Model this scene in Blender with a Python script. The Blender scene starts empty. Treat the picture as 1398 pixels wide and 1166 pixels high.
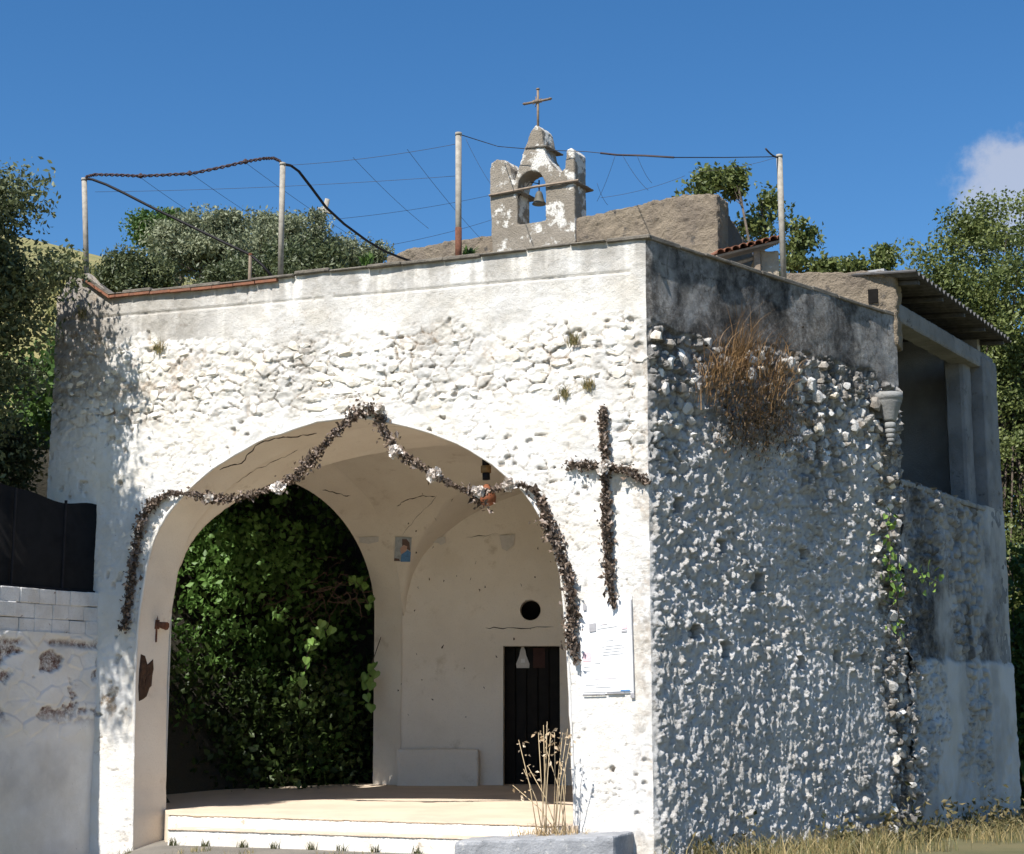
import bpy, bmesh, math, random
import numpy as np
from mathutils import Vector, Matrix
random.seed(7); RNG = np.random.default_rng(11)
S = bpy.context.scene; COL = S.collection
R = math.radians
# ------------------------------------------------------------------ camera, sky, sun, exposure
F = 2237.0; PITCH = math.atan((960 - 583) / F); EYE = 1.6
cd = bpy.data.cameras.new('camera'); cam = bpy.data.objects.new('camera', cd); COL.objects.link(cam)
cam.location = (0, 0, EYE); cam.rotation_euler = (math.pi / 2 + PITCH, 0, 0)
cd.sensor_fit = 'HORIZONTAL'; cd.sensor_width = 36; cd.lens = F / 1398 * 36
cd.clip_start = 0.1; cd.clip_end = 3000; S.camera = cam
SUN_EL = 52.0; SUN_AZ = 35.2        # azimuth: degrees left of straight behind the camera
sdir = Vector((-math.sin(R(SUN_AZ)) * math.cos(R(SUN_EL)), -math.cos(R(SUN_AZ)) * math.cos(R(SUN_EL)), math.sin(R(SUN_EL))))
W = bpy.data.worlds.new('World'); S.world = W; W.use_nodes = True
nt = W.node_tree; nt.nodes.clear()
def wn(t): return nt.nodes.new(t)
sky = wn('ShaderNodeTexSky'); sky.sky_type = 'NISHITA'; sky.sun_disc = False
sky.sun_elevation = R(SUN_EL); sky.sun_rotation = math.atan2(sdir.x, sdir.y)
sky.altitude = 300; sky.air_density = 1.0; sky.dust_density = 0.0; sky.ozone_density = 5.0
bg = wn('ShaderNodeBackground'); bg.inputs['Strength'].default_value = 0.084
out = wn('ShaderNodeOutputWorld')
tc = wn('ShaderNodeTexCoord'); ns = wn('ShaderNodeTexNoise'); ns.inputs['Scale'].default_value = 34; ns.inputs['Detail'].default_value = 10; ns.inputs['Roughness'].default_value = .62
nt.links.new(tc.outputs['Generated'], ns.inputs['Vector'])
def ray(u, v):
    x = (u - 699) / F; y = (583 - v) / F
    return np.array([x, math.cos(PITCH) - y * math.sin(PITCH), math.sin(PITCH) + y * math.cos(PITCH)])
cdir = Vector(ray(1402, 266)).normalized()
vd = wn('ShaderNodeVectorMath'); vd.operation = 'DISTANCE'; vd.inputs[1].default_value = cdir
nt.links.new(tc.outputs['Generated'], vd.inputs[0])
ma = wn('ShaderNodeMath'); ma.operation = 'MULTIPLY_ADD'; ma.inputs[1].default_value = -0.07
nt.links.new(ns.outputs['Fac'], ma.inputs[0]); nt.links.new(vd.outputs['Value'], ma.inputs[2])
mr = wn('ShaderNodeMapRange'); mr.interpolation_type = 'SMOOTHSTEP'
mr.inputs['From Min'].default_value = 0.012; mr.inputs['From Max'].default_value = -0.014
mr.inputs['To Min'].default_value = 0; mr.inputs['To Max'].default_value = 0.62
nt.links.new(ma.outputs[0], mr.inputs['Value'])
mx = wn('ShaderNodeMix'); mx.data_type = 'RGBA'; mx.inputs[7].default_value = (4.9, 5.0, 5.5, 1)
nt.links.new(mr.outputs['Result'], mx.inputs[0]); hs = wn('ShaderNodeHueSaturation'); hs.inputs['Saturation'].default_value = 1.22; nt.links.new(sky.outputs['Color'], hs.inputs['Color']); nt.links.new(hs.outputs['Color'], mx.inputs[6])
nt.links.new(mx.outputs[2], bg.inputs['Color']); nt.links.new(bg.outputs[0], out.inputs['Surface'])
sl = bpy.data.lights.new('sun', 'SUN'); sl.energy = 5.0; sl.angle = R(0.53); sl.color = (1.0, 0.96, 0.90)
so = bpy.data.objects.new('sun', sl); COL.objects.link(so); so.location = sdir * 60
so.rotation_euler = sdir.to_track_quat('Z', 'Y').to_euler()
S.view_settings.view_transform = 'Standard'; S.view_settings.look = 'None'
S.view_settings.exposure = 0.68; S.view_settings.gamma = 1.0; S.view_settings.use_curve_mapping = False
S.render.engine = 'CYCLES'

# ------------------------------------------------------------------ pixel -> place helpers
O = np.array([0, 0, EYE])
def onplane(u, v, p, n):
    d = ray(u, v); t = np.dot(np.array(p) - O, n) / np.dot(d, n); return O + t * d
def atY(u, v, Y):
    d = ray(u, v); return O + d * Y / d[1]
def V3(x, y, z=0): return np.array([x, y, z], float)
AF = R(21.7); AS = R(46.9)
C = atY(890, 960, 17.5); C[2] = 0
eL = V3(-math.cos(AF), math.sin(AF)); nF = V3(-math.sin(AF), -math.cos(AF))     # facade: leftwards, outwards
eS = V3(math.cos(AS), math.sin(AS)); nS = V3(math.sin(AS), -math.cos(AS))       # side wall
def fac(u, v):
    p = onplane(u, v, C, nF); return float(np.dot(p - C, eL)), float(p[2])
def facp(u, v, off=0.0): return onplane(u, v, C + nF * off, nF)
def sid(u, v):
    p = onplane(u, v, C, nS); return float(np.dot(p - C, eS)), float(p[2])
UP = V3(0, 0, 1)
J = C + eL * 6.42                                            # left jamb
K = V3(-1.65, 25)                                            # back left corner of the porch
eI = (K - J) / np.linalg.norm(K - J); LW = float(np.linalg.norm(K - J)); nI = V3(eI[1], -eI[0])
R0 = C + eL * 0.87; R1 = V3(4.1, 24.65)
Ep = C + eS * 5.3                                            # far end of the side wall
eB = V3(.539, .842); nB = V3(.842, -.539)                    # loggia bay
eC = V3(.847, -.531); nC = V3(-.531, -.847); P0 = V3(.41, 26.0)   # chapel front: rightwards, outwards
FLOOR = 0.32

# ------------------------------------------------------------------ noise
TB = np.random.default_rng(3).random((256, 256)); TB2 = np.random.default_rng(4).random((256, 256)); TB3 = np.random.default_rng(5).random((256, 256))
def vnoise(x, y, t=TB):
    xi = np.floor(x).astype(int); yi = np.floor(y).astype(int); fx = x - xi; fy = y - yi
    fx = fx * fx * (3 - 2 * fx); fy = fy * fy * (3 - 2 * fy)
    a = t[xi % 256, yi % 256]; b = t[(xi + 1) % 256, yi % 256]; c = t[xi % 256, (yi + 1) % 256]; d = t[(xi + 1) % 256, (yi + 1) % 256]
    return (a * (1 - fx) + b * fx) * (1 - fy) + (c * (1 - fx) + d * fx) * fy
def fbm(x, y, o=4, t=TB):
    r = 0; a = .5; s = 0
    for k in range(o):
        r = r + a * vnoise(x * 2 ** k + 17.3 * k, y * 2 ** k + 5.1 * k, t); s += a; a *= .55
    return r / s
def worley(x, y, tl_=False):
    xi = np.floor(x).astype(int); yi = np.floor(y).astype(int)
    f1 = np.full(x.shape, 9.); f2 = np.full(x.shape, 9.); idr = np.zeros(x.shape); tilt = np.zeros(x.shape)
    for i in (-1, 0, 1):
        for j in (-1, 0, 1):
            a = (xi + i); b = (yi + j)
            px = a + .1 + .8 * TB[a % 256, b % 256]; py = b + .1 + .8 * TB2[a % 256, b % 256]
            d = np.hypot(x - px, y - py); r = TB3[a % 256, b % 256]
            n = d < f1
            f2 = np.where(n, f1, np.minimum(f2, d)); idr = np.where(n, r, idr); f1 = np.where(n, d, f1)
            tl = (TB2[(a * 7 + 3) % 256, (b * 3 + 9) % 256] - .5) * (x - px) + (TB[(a * 5 + 1) % 256, (b * 11 + 2) % 256] - .5) * (y - py); tilt = np.where(n, tl, tilt)
    return (f1, f2, idr, tilt) if tl_ else (f1, f2, idr)
def ss(a, b, x):
    t = np.clip((x - a) / (b - a), 0, 1); return t * t * (3 - 2 * t)

# ------------------------------------------------------------------ materials
def newmat(name):
    m = bpy.data.materials.new(name); m.use_nodes = True; n = m.node_tree; b = n.nodes['Principled BSDF']; return m, n, b
def L(n, a, b): n.links.new(a, b)
def mixc(n, fac, a, b):
    x = n.nodes.new('ShaderNodeMix'); x.data_type = 'RGBA'
    for i, val in ((0, fac), (6, a), (7, b)):
        if isinstance(val, tuple): x.inputs[i].default_value = val + (1,)
        elif isinstance(val, (int, float)): x.inputs[i].default_value = val
        else: L(n, val, x.inputs[i])
    return x.outputs[2]
def noise(n, vec, scale, detail=4, rough=.6):
    x = n.nodes.new('ShaderNodeTexNoise'); x.inputs['Scale'].default_value = scale; x.inputs['Detail'].default_value = detail; x.inputs['Roughness'].default_value = rough
    L(n, vec, x.inputs['Vector']); return x.outputs['Fac']
def ramp(n, v, lo, hi, a=0., b=1.):
    x = n.nodes.new('ShaderNodeMapRange'); x.interpolation_type = 'SMOOTHSTEP'
    x.inputs['From Min'].default_value = lo; x.inputs['From Max'].default_value = hi; x.inputs['To Min'].default_value = a; x.inputs['To Max'].default_value = b
    L(n, v, x.inputs['Value']); return x.outputs['Result']
def mul(n, a, b):
    x = n.nodes.new('ShaderNodeMath'); x.operation = 'MULTIPLY'
    for i, q in ((0, a), (1, b)):
        if isinstance(q, (int, float)): x.inputs[i].default_value = q
        else: L(n, q, x.inputs[i])
    return x.outputs[0]
def attr(n, name):
    x = n.nodes.new('ShaderNodeAttribute'); x.attribute_name = name; return x.outputs['Fac']
def bump(n, b, h, dist, strength=1.0):
    x = n.nodes.new('ShaderNodeBump'); x.inputs['Distance'].default_value = dist; x.inputs['Strength'].default_value = strength
    L(n, h, x.inputs['Height']); L(n, x.outputs[0], b.inputs['Normal'])
def wpos(n):
    return n.nodes.new('ShaderNodeNewGeometry').outputs['Position']
def stone_mat(name, base, alt, spot=None, scale=3.0, rough=.9, bd=.012, spot_lo=.58, spot_hi=.68, grain=.5):
    m, n, b = newmat(name); p = wpos(n)
    c = mixc(n, ramp(n, noise(n, p, scale, 6), .35, .68), base, alt)
    if spot: c = mixc(n, ramp(n, noise(n, p, scale * 2.3, 7, .7), spot_lo, spot_hi), c, spot)
    dk = tuple(x * .62 for x in base)
    c = mixc(n, ramp(n, noise(n, p, 45, 4, .7), .52, .75, 0, grain), c, dk)
    L(n, c, b.inputs['Base Color']); b.inputs['Roughness'].default_value = rough; b.inputs['Specular IOR Level'].default_value = .25
    bump(n, b, noise(n, p, 38, 6, .7), bd); return m
def wash_mat(name, white, exposed, grey, bd=.012):
    m, n, b = newmat(name); p = wpos(n)
    c = mixc(n, ramp(n, noise(n, p, 2.2, 6), .3, .75), white, tuple(x * y for x, y in zip(white, (.90, .86, .79))))
    ex = mixc(n, ramp(n, noise(n, p, 9, 5), .35, .7), exposed, tuple(x * .45 for x in exposed))
    c = mixc(n, mul(n, attr(n, 'expose'), ramp(n, noise(n, p, 14, 6, .75), .3, .62)), c, ex)
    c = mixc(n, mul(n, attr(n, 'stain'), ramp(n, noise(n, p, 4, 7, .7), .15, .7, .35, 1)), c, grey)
    c = mixc(n, ramp(n, noise(n, p, 26, 3, .6), .70, .76, 0, .55), c, tuple(x * .4 for x in exposed))
    L(n, c, b.inputs['Base Color']); b.inputs['Roughness'].default_value = .93; b.inputs['Specular IOR Level'].default_value = .2
    c2 = n.nodes.new('ShaderNodeMath'); c2.operation = 'ADD'; L(n, noise(n, p, 28, 8, .8), c2.inputs[0]); L(n, mul(n, noise(n, p, 95, 5, .7), .5), c2.inputs[1])
    bump(n, b, c2.outputs[0], bd); return m
def flat_mat(name, col, rough=.7, metal=0., var=.35, scale=8., col2=None, bd=0.):
    m, n, b = newmat(name); p = wpos(n)
    c = mixc(n, ramp(n, noise(n, p, scale, 6, .65), .35, .7), col, col2 or tuple(x * (1 - var) for x in col))
    L(n, c, b.inputs['Base Color']); b.inputs['Roughness'].default_value = rough; b.inputs['Metallic'].default_value = metal; b.inputs['Specular IOR Level'].default_value = .1 if max(col) < .03 else .4
    if bd: bump(n, b, noise(n, p, scale * 5, 5, .7), bd)
    return m
def leaf_mat(name, dark, light, trans=.35, third=None):
    m, n, b = newmat(name)
    a = attr(n, 'rnd'); c = mixc(n, ramp(n, a, .0, 1.), dark, light)
    if third: c = mixc(n, ramp(n, a, .84, .88), c, third)
    L(n, c, b.inputs['Base Color']); b.inputs['Roughness'].default_value = .5; b.inputs['Specular IOR Level'].default_value = .35
    t = n.nodes.new('ShaderNodeBsdfTranslucent'); L(n, c, t.inputs['Color'])
    x = n.nodes.new('ShaderNodeMixShader'); x.inputs[0].default_value = trans
    L(n, b.outputs[0], x.inputs[1]); L(n, t.outputs[0], x.inputs[2]); L(n, x.outputs[0], n.nodes['Material Output'].inputs['Surface']); return m
M = {}
M['wash'] = wash_mat('whitewash', (.84, .82, .785), (.40, .29, .19), (.33, .305, .27), .02)
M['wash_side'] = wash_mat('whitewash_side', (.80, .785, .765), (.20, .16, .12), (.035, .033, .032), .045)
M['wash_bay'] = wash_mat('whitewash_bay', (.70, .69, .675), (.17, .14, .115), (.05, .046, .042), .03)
M['stone_white'] = stone_mat('limewashed_stone', (.82, .78, .71), (.70, .62, .50), (.45, .33, .22), 6, spot_lo=.6, spot_hi=.7, grain=.4)
M['stone_grey'] = stone_mat('rubble_stone', (.60, .585, .56), (.42, .39, .35), (.14, .105, .08), 5, grain=.6)
M['stone_dark'] = stone_mat('weathered_rubble', (.36, .33, .29), (.20, .17, .14), (.50, .47, .42), 6, grain=.7)
M['cream'] = stone_mat('cream_plaster', (.76, .70, .61), (.69, .62, .53), (.58, .505, .42), 1.1, bd=.006, spot_lo=.58, spot_hi=.72, grain=.35)
M['floor'] = stone_mat('screed_floor', (.62, .51, .39), (.53, .43, .33), None, 1.2, bd=.004, grain=.35)
M['tan'] = stone_mat('tan_render', (.29, .235, .17), (.21, .17, .13), (.12, .105, .09), 2.4, bd=.05, grain=.8)
M['belfry'] = stone_mat('belfry_render', (.25, .215, .17), (.33, .29, .24), (.72, .69, .63), 1.0, bd=.03, spot_lo=.505, spot_hi=.57, grain=.8)
M['coping'] = stone_mat('coping_cement', (.13, .115, .095), (.22, .195, .16), (.07, .06, .055), 6, bd=.02)
M['cement'] = stone_mat('grey_cement', (.30, .30, .29), (.22, .215, .205), (.13, .125, .12), 3, bd=.01)
M['kerb'] = stone_mat('grey_kerb', (.33, .335, .345), (.25, .255, .265), (.45, .44, .42), 4, bd=.012)
M['terracotta'] = stone_mat('terracotta', (.27, .115, .065), (.19, .09, .06), (.2, .16, .12), 9, bd=.006)
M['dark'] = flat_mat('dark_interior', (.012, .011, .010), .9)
M['door'] = flat_mat('black_door_paint', (.014, .012, .011), .55, 0, .4, 5)
M['galv'] = flat_mat('galvanised_pole', (.34, .31, .26), .8, 0, .35, 14)
M['rust'] = flat_mat('rust', (.17, .065, .035), .85, .1, .5, 22)
M['wire'] = flat_mat('wire', (.05, .045, .045), .6, .4)
M['cable'] = flat_mat('black_cable', (.02, .018, .02), .55)
M['vinecord'] = flat_mat('rusty_barbed_cord', (.06, .035, .035), .8)
M['timber'] = flat_mat('old_timber', (.30, .23, .17), .85, 0, .4, 12)
M['bark'] = stone_mat('bark', (.14, .11, .085), (.08, .065, .05), None, 12, bd=.03)
M['bronze'] = flat_mat('dull_bronze_bell', (.12, .115, .095), .7, .2)
M['sheet'] = flat_mat('black_shade_sheet', (.016, .015, .015), .75, 0, .35, 6)
M['sheeting'] = flat_mat('fibre_cement_sheet', (.10, .097, .094), .9, 0, .4, 10)
M['paper'] = flat_mat('white_paper', (.80, .79, .78), .8, 0, .05, 20)
M['paper_old'] = flat_mat('pale_paper_scrap', (.60, .58, .56), .85, 0, .12, 20)
M['print_pink'] = flat_mat('faded_red_print', (.80, .55, .57), .8, 0, .15, 40)
M['print_line'] = flat_mat('faded_grey_print', (.75, .745, .75), .8, 0, .1, 40)
M['print_lilac'] = flat_mat('faded_pink_print', (.80, .72, .73), .8, 0, .1, 40)
M['print_blue'] = flat_mat('blue_print', (.10, .25, .50), .7, 0, .3, 20)
M['print_sky'] = flat_mat('pale_blue_print', (.38, .42, .46), .7, 0, .3, 20)
M['print_skin'] = flat_mat('pink_print', (.50, .33, .27), .7, 0, .2, 20)
M['print_brown'] = flat_mat('brown_print', (.12, .08, .07), .7, 0, .2, 20)
M['tape'] = flat_mat('grey_tape', (.36, .35, .36), .7)
M['soil'] = stone_mat('soil', (.05, .042, .03), (.085, .07, .045), None, 2, bd=.05)
M['olive'] = leaf_mat('olive_leaf', (.12, .14, .075), (.28, .30, .18), .25)
M['olive_d'] = leaf_mat('olive_leaf_dark', (.055, .075, .032), (.15, .17, .075), .25)
M['green'] = leaf_mat('green_leaf', (.045, .085, .02), (.11, .19, .04), .35)
M['ivy'] = leaf_mat('ivy_leaf', (.04, .085, .018), (.12, .22, .05), .35)
M['locust'] = leaf_mat('locust_leaf', (.075, .105, .03), (.20, .23, .07), .35)
M['dryleaf'] = leaf_mat('dried_leaf', (.06, .042, .03), (.28, .21, .16), .15, (.38, .30, .25))
M['petal'] = leaf_mat('dried_flower', (.55, .48, .42), (.85, .80, .74), .2)
M['straw'] = leaf_mat('straw', (.30, .19, .08), (.60, .46, .26), .25)
M['brush'] = leaf_mat('brown_brush', (.13, .075, .035), (.36, .22, .10), .2)
M['weed'] = leaf_mat('dry_weed', (.10, .11, .04), (.42, .32, .15), .25)
def ground_material():
    m, n, b = newmat('ground'); p = wpos(n)
    c = mixc(n, ramp(n, noise(n, p, 1.1, 6), .35, .68), (.24, .215, .18), (.17, .155, .13))
    c = mixc(n, ramp(n, noise(n, p, 40, 5, .7), .45, .75, 0, .6), c, (.15, .135, .115))
    g = mixc(n, ramp(n, noise(n, p, .9, 6), .35, .65), (.17, .17, .055), (.27, .23, .09))
    c = mixc(n, attr(n, 'grass'), c, g)
    c = mixc(n, attr(n, 'soil'), c, (.045, .04, .027))
    L(n, c, b.inputs['Base Color']); b.inputs['Roughness'].default_value = .95
    bump(n, b, noise(n, p, 25, 6, .7), .03); return m
M['ground'] = ground_material()

# ------------------------------------------------------------------ object helpers
def link(o, parent=None):
    COL.objects.link(o)
    if parent is not None: o.parent = parent
    return o
def tag(o, label=None, cat=None, group=None, kind=None):
    if label: o['label'] = label
    if cat: o['category'] = cat
    if group: o['group'] = group
    if kind: o['kind'] = kind
    return o
def thing(name, label, cat, group=None):
    return tag(link(bpy.data.objects.new(name, None)), label, cat, group)
def mesh(name, v, f, mat, parent=None, smooth=False, attrs=None):
    me = bpy.data.meshes.new(name); v = np.asarray(v, np.float32)
    if isinstance(f, np.ndarray):
        k = f.shape[1]; me.vertices.add(len(v)); me.vertices.foreach_set('co', v.ravel())
        me.loops.add(f.size); me.loops.foreach_set('vertex_index', f.astype(np.int32).ravel())
        me.polygons.add(len(f)); me.polygons.foreach_set('loop_start', np.arange(0, f.size, k, dtype=np.int32))
        me.update(calc_edges=True); me.validate()
    else:
        me.from_pydata([tuple(map(float, q)) for q in v], [], f); me.update()
    if smooth: me.polygons.foreach_set('use_smooth', np.ones(len(me.polygons), bool))
    for nm, a in (attrs or {}).items():
        dom = 'POINT' if len(a) == len(me.vertices) else 'FACE'
        at = me.attributes.new(nm, 'FLOAT', dom); at.data.foreach_set('value', np.asarray(a, np.float32))
    me.materials.append(M[mat] if isinstance(mat, str) else mat)
    return link(bpy.data.objects.new(name, me), parent)
class MB:
    def __init__(s): s.v = []; s.f = []
    def add(s, v, f):
        b = len(s.v); s.v += [tuple(map(float, q)) for q in v]; s.f += [tuple(i + b for i in q) for q in f]; return s
    def prism(s, poly, z0, z1):                       # plan polygon
        n = len(poly); z0 = [z0] * n if np.isscalar(z0) else z0; z1 = [z1] * n if np.isscalar(z1) else z1
        v = [(p[0], p[1], z0[i]) for i, p in enumerate(poly)] + [(p[0], p[1], z1[i]) for i, p in enumerate(poly)]
        f = [tuple(range(n))[::-1], tuple(range(n, 2 * n))] + [(i, (i + 1) % n, n + (i + 1) % n, n + i) for i in range(n)]
        return s.add(v, f)
    def box(s, o, a, b, c):                           # corner + three edge vectors
        o, a, b, c = map(np.asarray, (o, a, b, c))
        v = [o, o + a, o + a + b, o + b, o + c, o + a + c, o + a + b + c, o + b + c]
        return s.add(v, [(3, 2, 1, 0), (4, 5, 6, 7), (0, 1, 5, 4), (1, 2, 6, 5), (2, 3, 7, 6), (3, 0, 4, 7)])
    def tube(s, pts, r, n=8, cap=True):
        pts = [np.asarray(p, float) for p in pts]; m = len(pts)
        if np.isscalar(r): r = [r] * m
        base = len(s.v); prev = None
        for i, p in enumerate(pts):
            d = pts[min(i + 1, m - 1)] - pts[max(i - 1, 0)]; d = d / (np.linalg.norm(d) + 1e-9)
            if prev is None:
                h = V3(1, 0, 0) if abs(d[0]) < .8 else V3(0, 1, 0); x = np.cross(d, h)
            else: x = prev - d * np.dot(prev, d)
            x = x / (np.linalg.norm(x) + 1e-9); y = np.cross(d, x); prev = x
            for k in range(n):
                a = 2 * math.pi * k / n; s.v.append(tuple(p + r[i] * (math.cos(a) * x + math.sin(a) * y)))
        for i in range(m - 1):
            for k in range(n):
                a = base + i * n + k; b = base + i * n + (k + 1) % n; s.f.append((a, b, b + n, a + n))
        if cap: s.f += [tuple(base + k for k in range(n))[::-1], tuple(base + (m - 1) * n + k for k in range(n))]
        return s
    def lathe(s, o, prof, n=16):                      # (radius, z) profile about vertical axis at o
        base = len(s.v)
        for r, z in prof:
            for k in range(n):
                a = 2 * math.pi * k / n; s.v.append((o[0] + r * math.cos(a), o[1] + r * math.sin(a), o[2] + z))
        for i in range(len(prof) - 1):
            for k in range(n):
                a = base + i * n + k; b = base + i * n + (k + 1) % n; s.f.append((a, b, b + n, a + n))
        s.f += [tuple(base + k for k in range(n))[::-1], tuple(base + (len(prof) - 1) * n + k for k in range(n))]; return s
    def build(s, name, mat, parent=None, smooth=False): return mesh(name, s.v, s.f, mat, parent, smooth)
TEX = {}
def cloudtex(scale):
    if scale not in TEX:
        t = bpy.data.textures.new('relief', 'CLOUDS'); t.noise_scale = scale; t.noise_depth = 4; TEX[scale] = t
    return TEX[scale]
def weather(o, voxel=.04, strength=.05, scale=.25, s2=None):
    m = o.modifiers.new('solid', 'REMESH'); m.mode = 'VOXEL'; m.voxel_size = voxel
    for sc, st in ((scale, strength),) + (((scale * .3, s2),) if s2 else ()):
        d = o.modifiers.new('relief', 'DISPLACE'); d.texture = cloudtex(sc); d.texture_coords = 'GLOBAL'; d.strength = st; d.mid_level = .5
    return o
def bevel(o, w=.01, seg=2):
    b = o.modifiers.new('edge', 'BEVEL'); b.width = w; b.segments = seg; b.limit_method = 'ANGLE'; return o
def leaves(name, mat, parent, cen, size, rnd=None, up=.0, long=1.0, seed=0, kind=None, droop=None, smooth=False, fold=.25):
    """one small folded two-triangle leaf at each centre"""
    g = np.random.default_rng(seed); n = len(cen); cen = np.asarray(cen, float)
    d = g.normal(size=(n, 3)); d[:, 2] += up
    if droop is not None: d += droop
    d /= np.linalg.norm(d, axis=1)[:, None]
    w = np.cross(d, g.normal(size=(n, 3))); w /= np.linalg.norm(w, axis=1)[:, None] + 1e-9; nn = np.cross(d, w)
    s = size * (.6 + .8 * g.random(n))[:, None]
    l = d * s * long; ww = w * s * .42
    v = np.empty((n, 4, 3)); v[:, 0] = cen - l * .5; v[:, 1] = cen + ww + nn * s * fold; v[:, 2] = cen + l * .5; v[:, 3] = cen - ww + nn * s * fold
    b = np.arange(n)[:, None] * 4; f = np.concatenate([b + [0, 1, 2], b + [0, 2, 3]], 1).reshape(-1, 3)
    r = g.random(n) if rnd is None else rnd
    o = mesh(name, v.reshape(-1, 3), f, mat, parent, False, {'rnd': np.repeat(r, 2)})
    if kind: o['kind'] = kind
    return o
def blades(name, mat, parent, bases, h, lean=.35, w=.008, seed=0, kind=None, dirv=None, seg=3):
    g = np.random.default_rng(seed); n = len(bases); bases = np.asarray(bases, float)
    a = g.random(n) * 6.283; le = np.stack([np.cos(a), np.sin(a), np.zeros(n)], 1) * (lean * g.random(n))[:, None]
    if dirv is not None: le = le + np.asarray(dirv)
    hh = (h * (.5 + .7 * g.random(n)))[:, None]; b2 = g.random(n) * 6.283; wd = np.stack([np.cos(b2), np.sin(b2), np.zeros(n)], 1) * w
    V = np.empty((n, seg + 1, 2, 3))
    for k in range(seg + 1):
        t = k / seg; c = bases + hh * (np.array([0, 0, 1.]) * t * (1 - .25 * t) + le * t * t); q = wd * (1 - .85 * t)
        V[:, k, 0] = c - q; V[:, k, 1] = c + q
    m = (seg + 1) * 2; b = np.arange(n)[:, None] * m
    f = np.concatenate([b + [2 * k, 2 * k + 1, 2 * k + 3, 2 * k + 2] for k in range(seg)], 1).reshape(-1, 4)
    o = mesh(name, V.reshape(-1, 3), f, mat, parent, False, {'rnd': np.repeat(g.random(n), seg)})
    if kind: o['kind'] = kind
    return o

# ------------------------------------------------------------------ ground (one sheet to the horizon)
def groundz(x, y):
    x = np.asarray(x, float); y = np.asarray(y, float)
    z = np.where(x < 0, .02 - .33 * ss(-3.9, -5.2, x), .02 - .025 * np.minimum(x, 9))
    # raised ground behind the boundary wall on the left
    dw = -((x + 5.0) * .852 - (y - 20.16) * .524); pl = ss(.15, .45, dw) * ss(14.6, 15.6, y) * ss(21.5, 20.8, y - .35 * (x + 5.8))
    z = z * (1 - pl) + 2.55 * pl
    # gap beside the porch and the steep bank behind it
    dl = -((x - J[0]) * nI[0] + (y - J[1]) * nI[1]); dt = (x - J[0]) * eI[0] + (y - J[1]) * eI[1]
    left = ss(20.8, 21.6, y - .35 * (x + 5.8)) * ss(-.3, .1, dl)
    bank = np.maximum(ss(1.5, 4.2, dl) * 5.2, ss(26.2, 28.6, y) * ss(-.2, .3, dl) * 5.6)
    z = z * (1 - left) + left * (.15 + bank)
    # hill behind
    hl = np.maximum(y - 29, 0); w = .12 + .50 * ss(4, -12, x)
    hz = 26 * (1 - np.exp(-hl * w / 26)) * (1 - .9 * ss(75, 200, y))
    return z + hz - .25 * np.clip(x + 22, 0, 20) * ss(38, 62, y)
xs = np.unique(np.concatenate([np.linspace(-1500, -60, 14), np.linspace(-60, -14, 24), np.arange(-14, 14.01, .25), np.linspace(14, 60, 24), np.linspace(60, 1500, 14)]))
ys = np.unique(np.concatenate([np.linspace(-800, 0, 12), np.linspace(0, 12, 16), np.arange(12, 34.01, .25), np.linspace(34, 90, 45), np.linspace(90, 2200, 20)]))
gx, gy = np.meshgrid(xs, ys); gz = groundz(gx, gy) + .03 * (fbm(gx * 1.3 + 400, gy * 1.3 + 400) - .5)
nx, ny = len(xs), len(ys); ii, jj = np.meshgrid(np.arange(nx - 1), np.arange(ny - 1)); a = (jj * nx + ii).ravel()
GF = np.stack([a, a + 1, a + 1 + nx, a + nx], 1)
soilm = ss(.3, 1.0, gz) * ss(31, 29, gy) * ss(20.5, 21.5, gy) + ss(20.7, 21.3, gy) * ss(-1.5, -2.2, gx) * ss(31, 29, gy)
grassm = np.clip(ss(28.5, 30, gy) + ss(-5.2, -5.5, gx) + ss(1.2, 2.2, gx) + ss(-20, -40, -gy), 0, 1)
soilm = soilm + .55 * ss(1.2, 2.2, gx) * ss(30, 28, gy)
tag(mesh('ground', np.stack([gx, gy, gz], -1).reshape(-1, 3), GF, 'ground', None, True, {'grass': grassm.ravel(), 'soil': np.clip(soilm, 0, 1).ravel()}), kind='structure')

# ------------------------------------------------------------------ the porch
porch = thing('chapel_porch', 'whitewashed rubble-stone porch with a wide open arch and vaulted interior', 'porch')
# measured outline of the front arch, in facade coordinates
AP = [fac(*q) for q in [(183, 1140), (184, 960), (185, 893), (192, 820), (205, 745), (222, 706), (244, 685), (262, 664), (289, 640), (323, 619), (385, 588), (447, 573), (490, 568), (527, 574), (588, 590), (624, 605), (660, 624), (689, 646), (718, 673), (739, 702), (757, 742), (768, 790), (773, 864), (777, 915), (783, 1060), (785, 1130)]]
AP = np.array(AP); AP[0, 1] = -.7; AP[-1, 1] = -.7
cumd = np.concatenate([[0], np.cumsum(np.hypot(*np.diff(AP, axis=0).T))])
NA = 260; qs = np.linspace(0, cumd[-1], NA)
ARC = np.stack([np.interp(qs, cumd, AP[:, 0]), np.interp(qs, cumd, AP[:, 1])], 1)
ker = np.ones(13) / 13
for c_ in range(2):
    pad = np.pad(ARC[:, c_], 6, mode='reflect', reflect_type='odd'); ARC[:, c_] = np.convolve(pad, ker, 'valid')
ARC[:, 1] += .02 * (fbm(qs * 6 + 9, qs * 0 + 3.3) - .5); ARC[:, 0] += .025 * (fbm(qs * 6 + 60, qs * 0 + 7.3) - .5)
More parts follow.
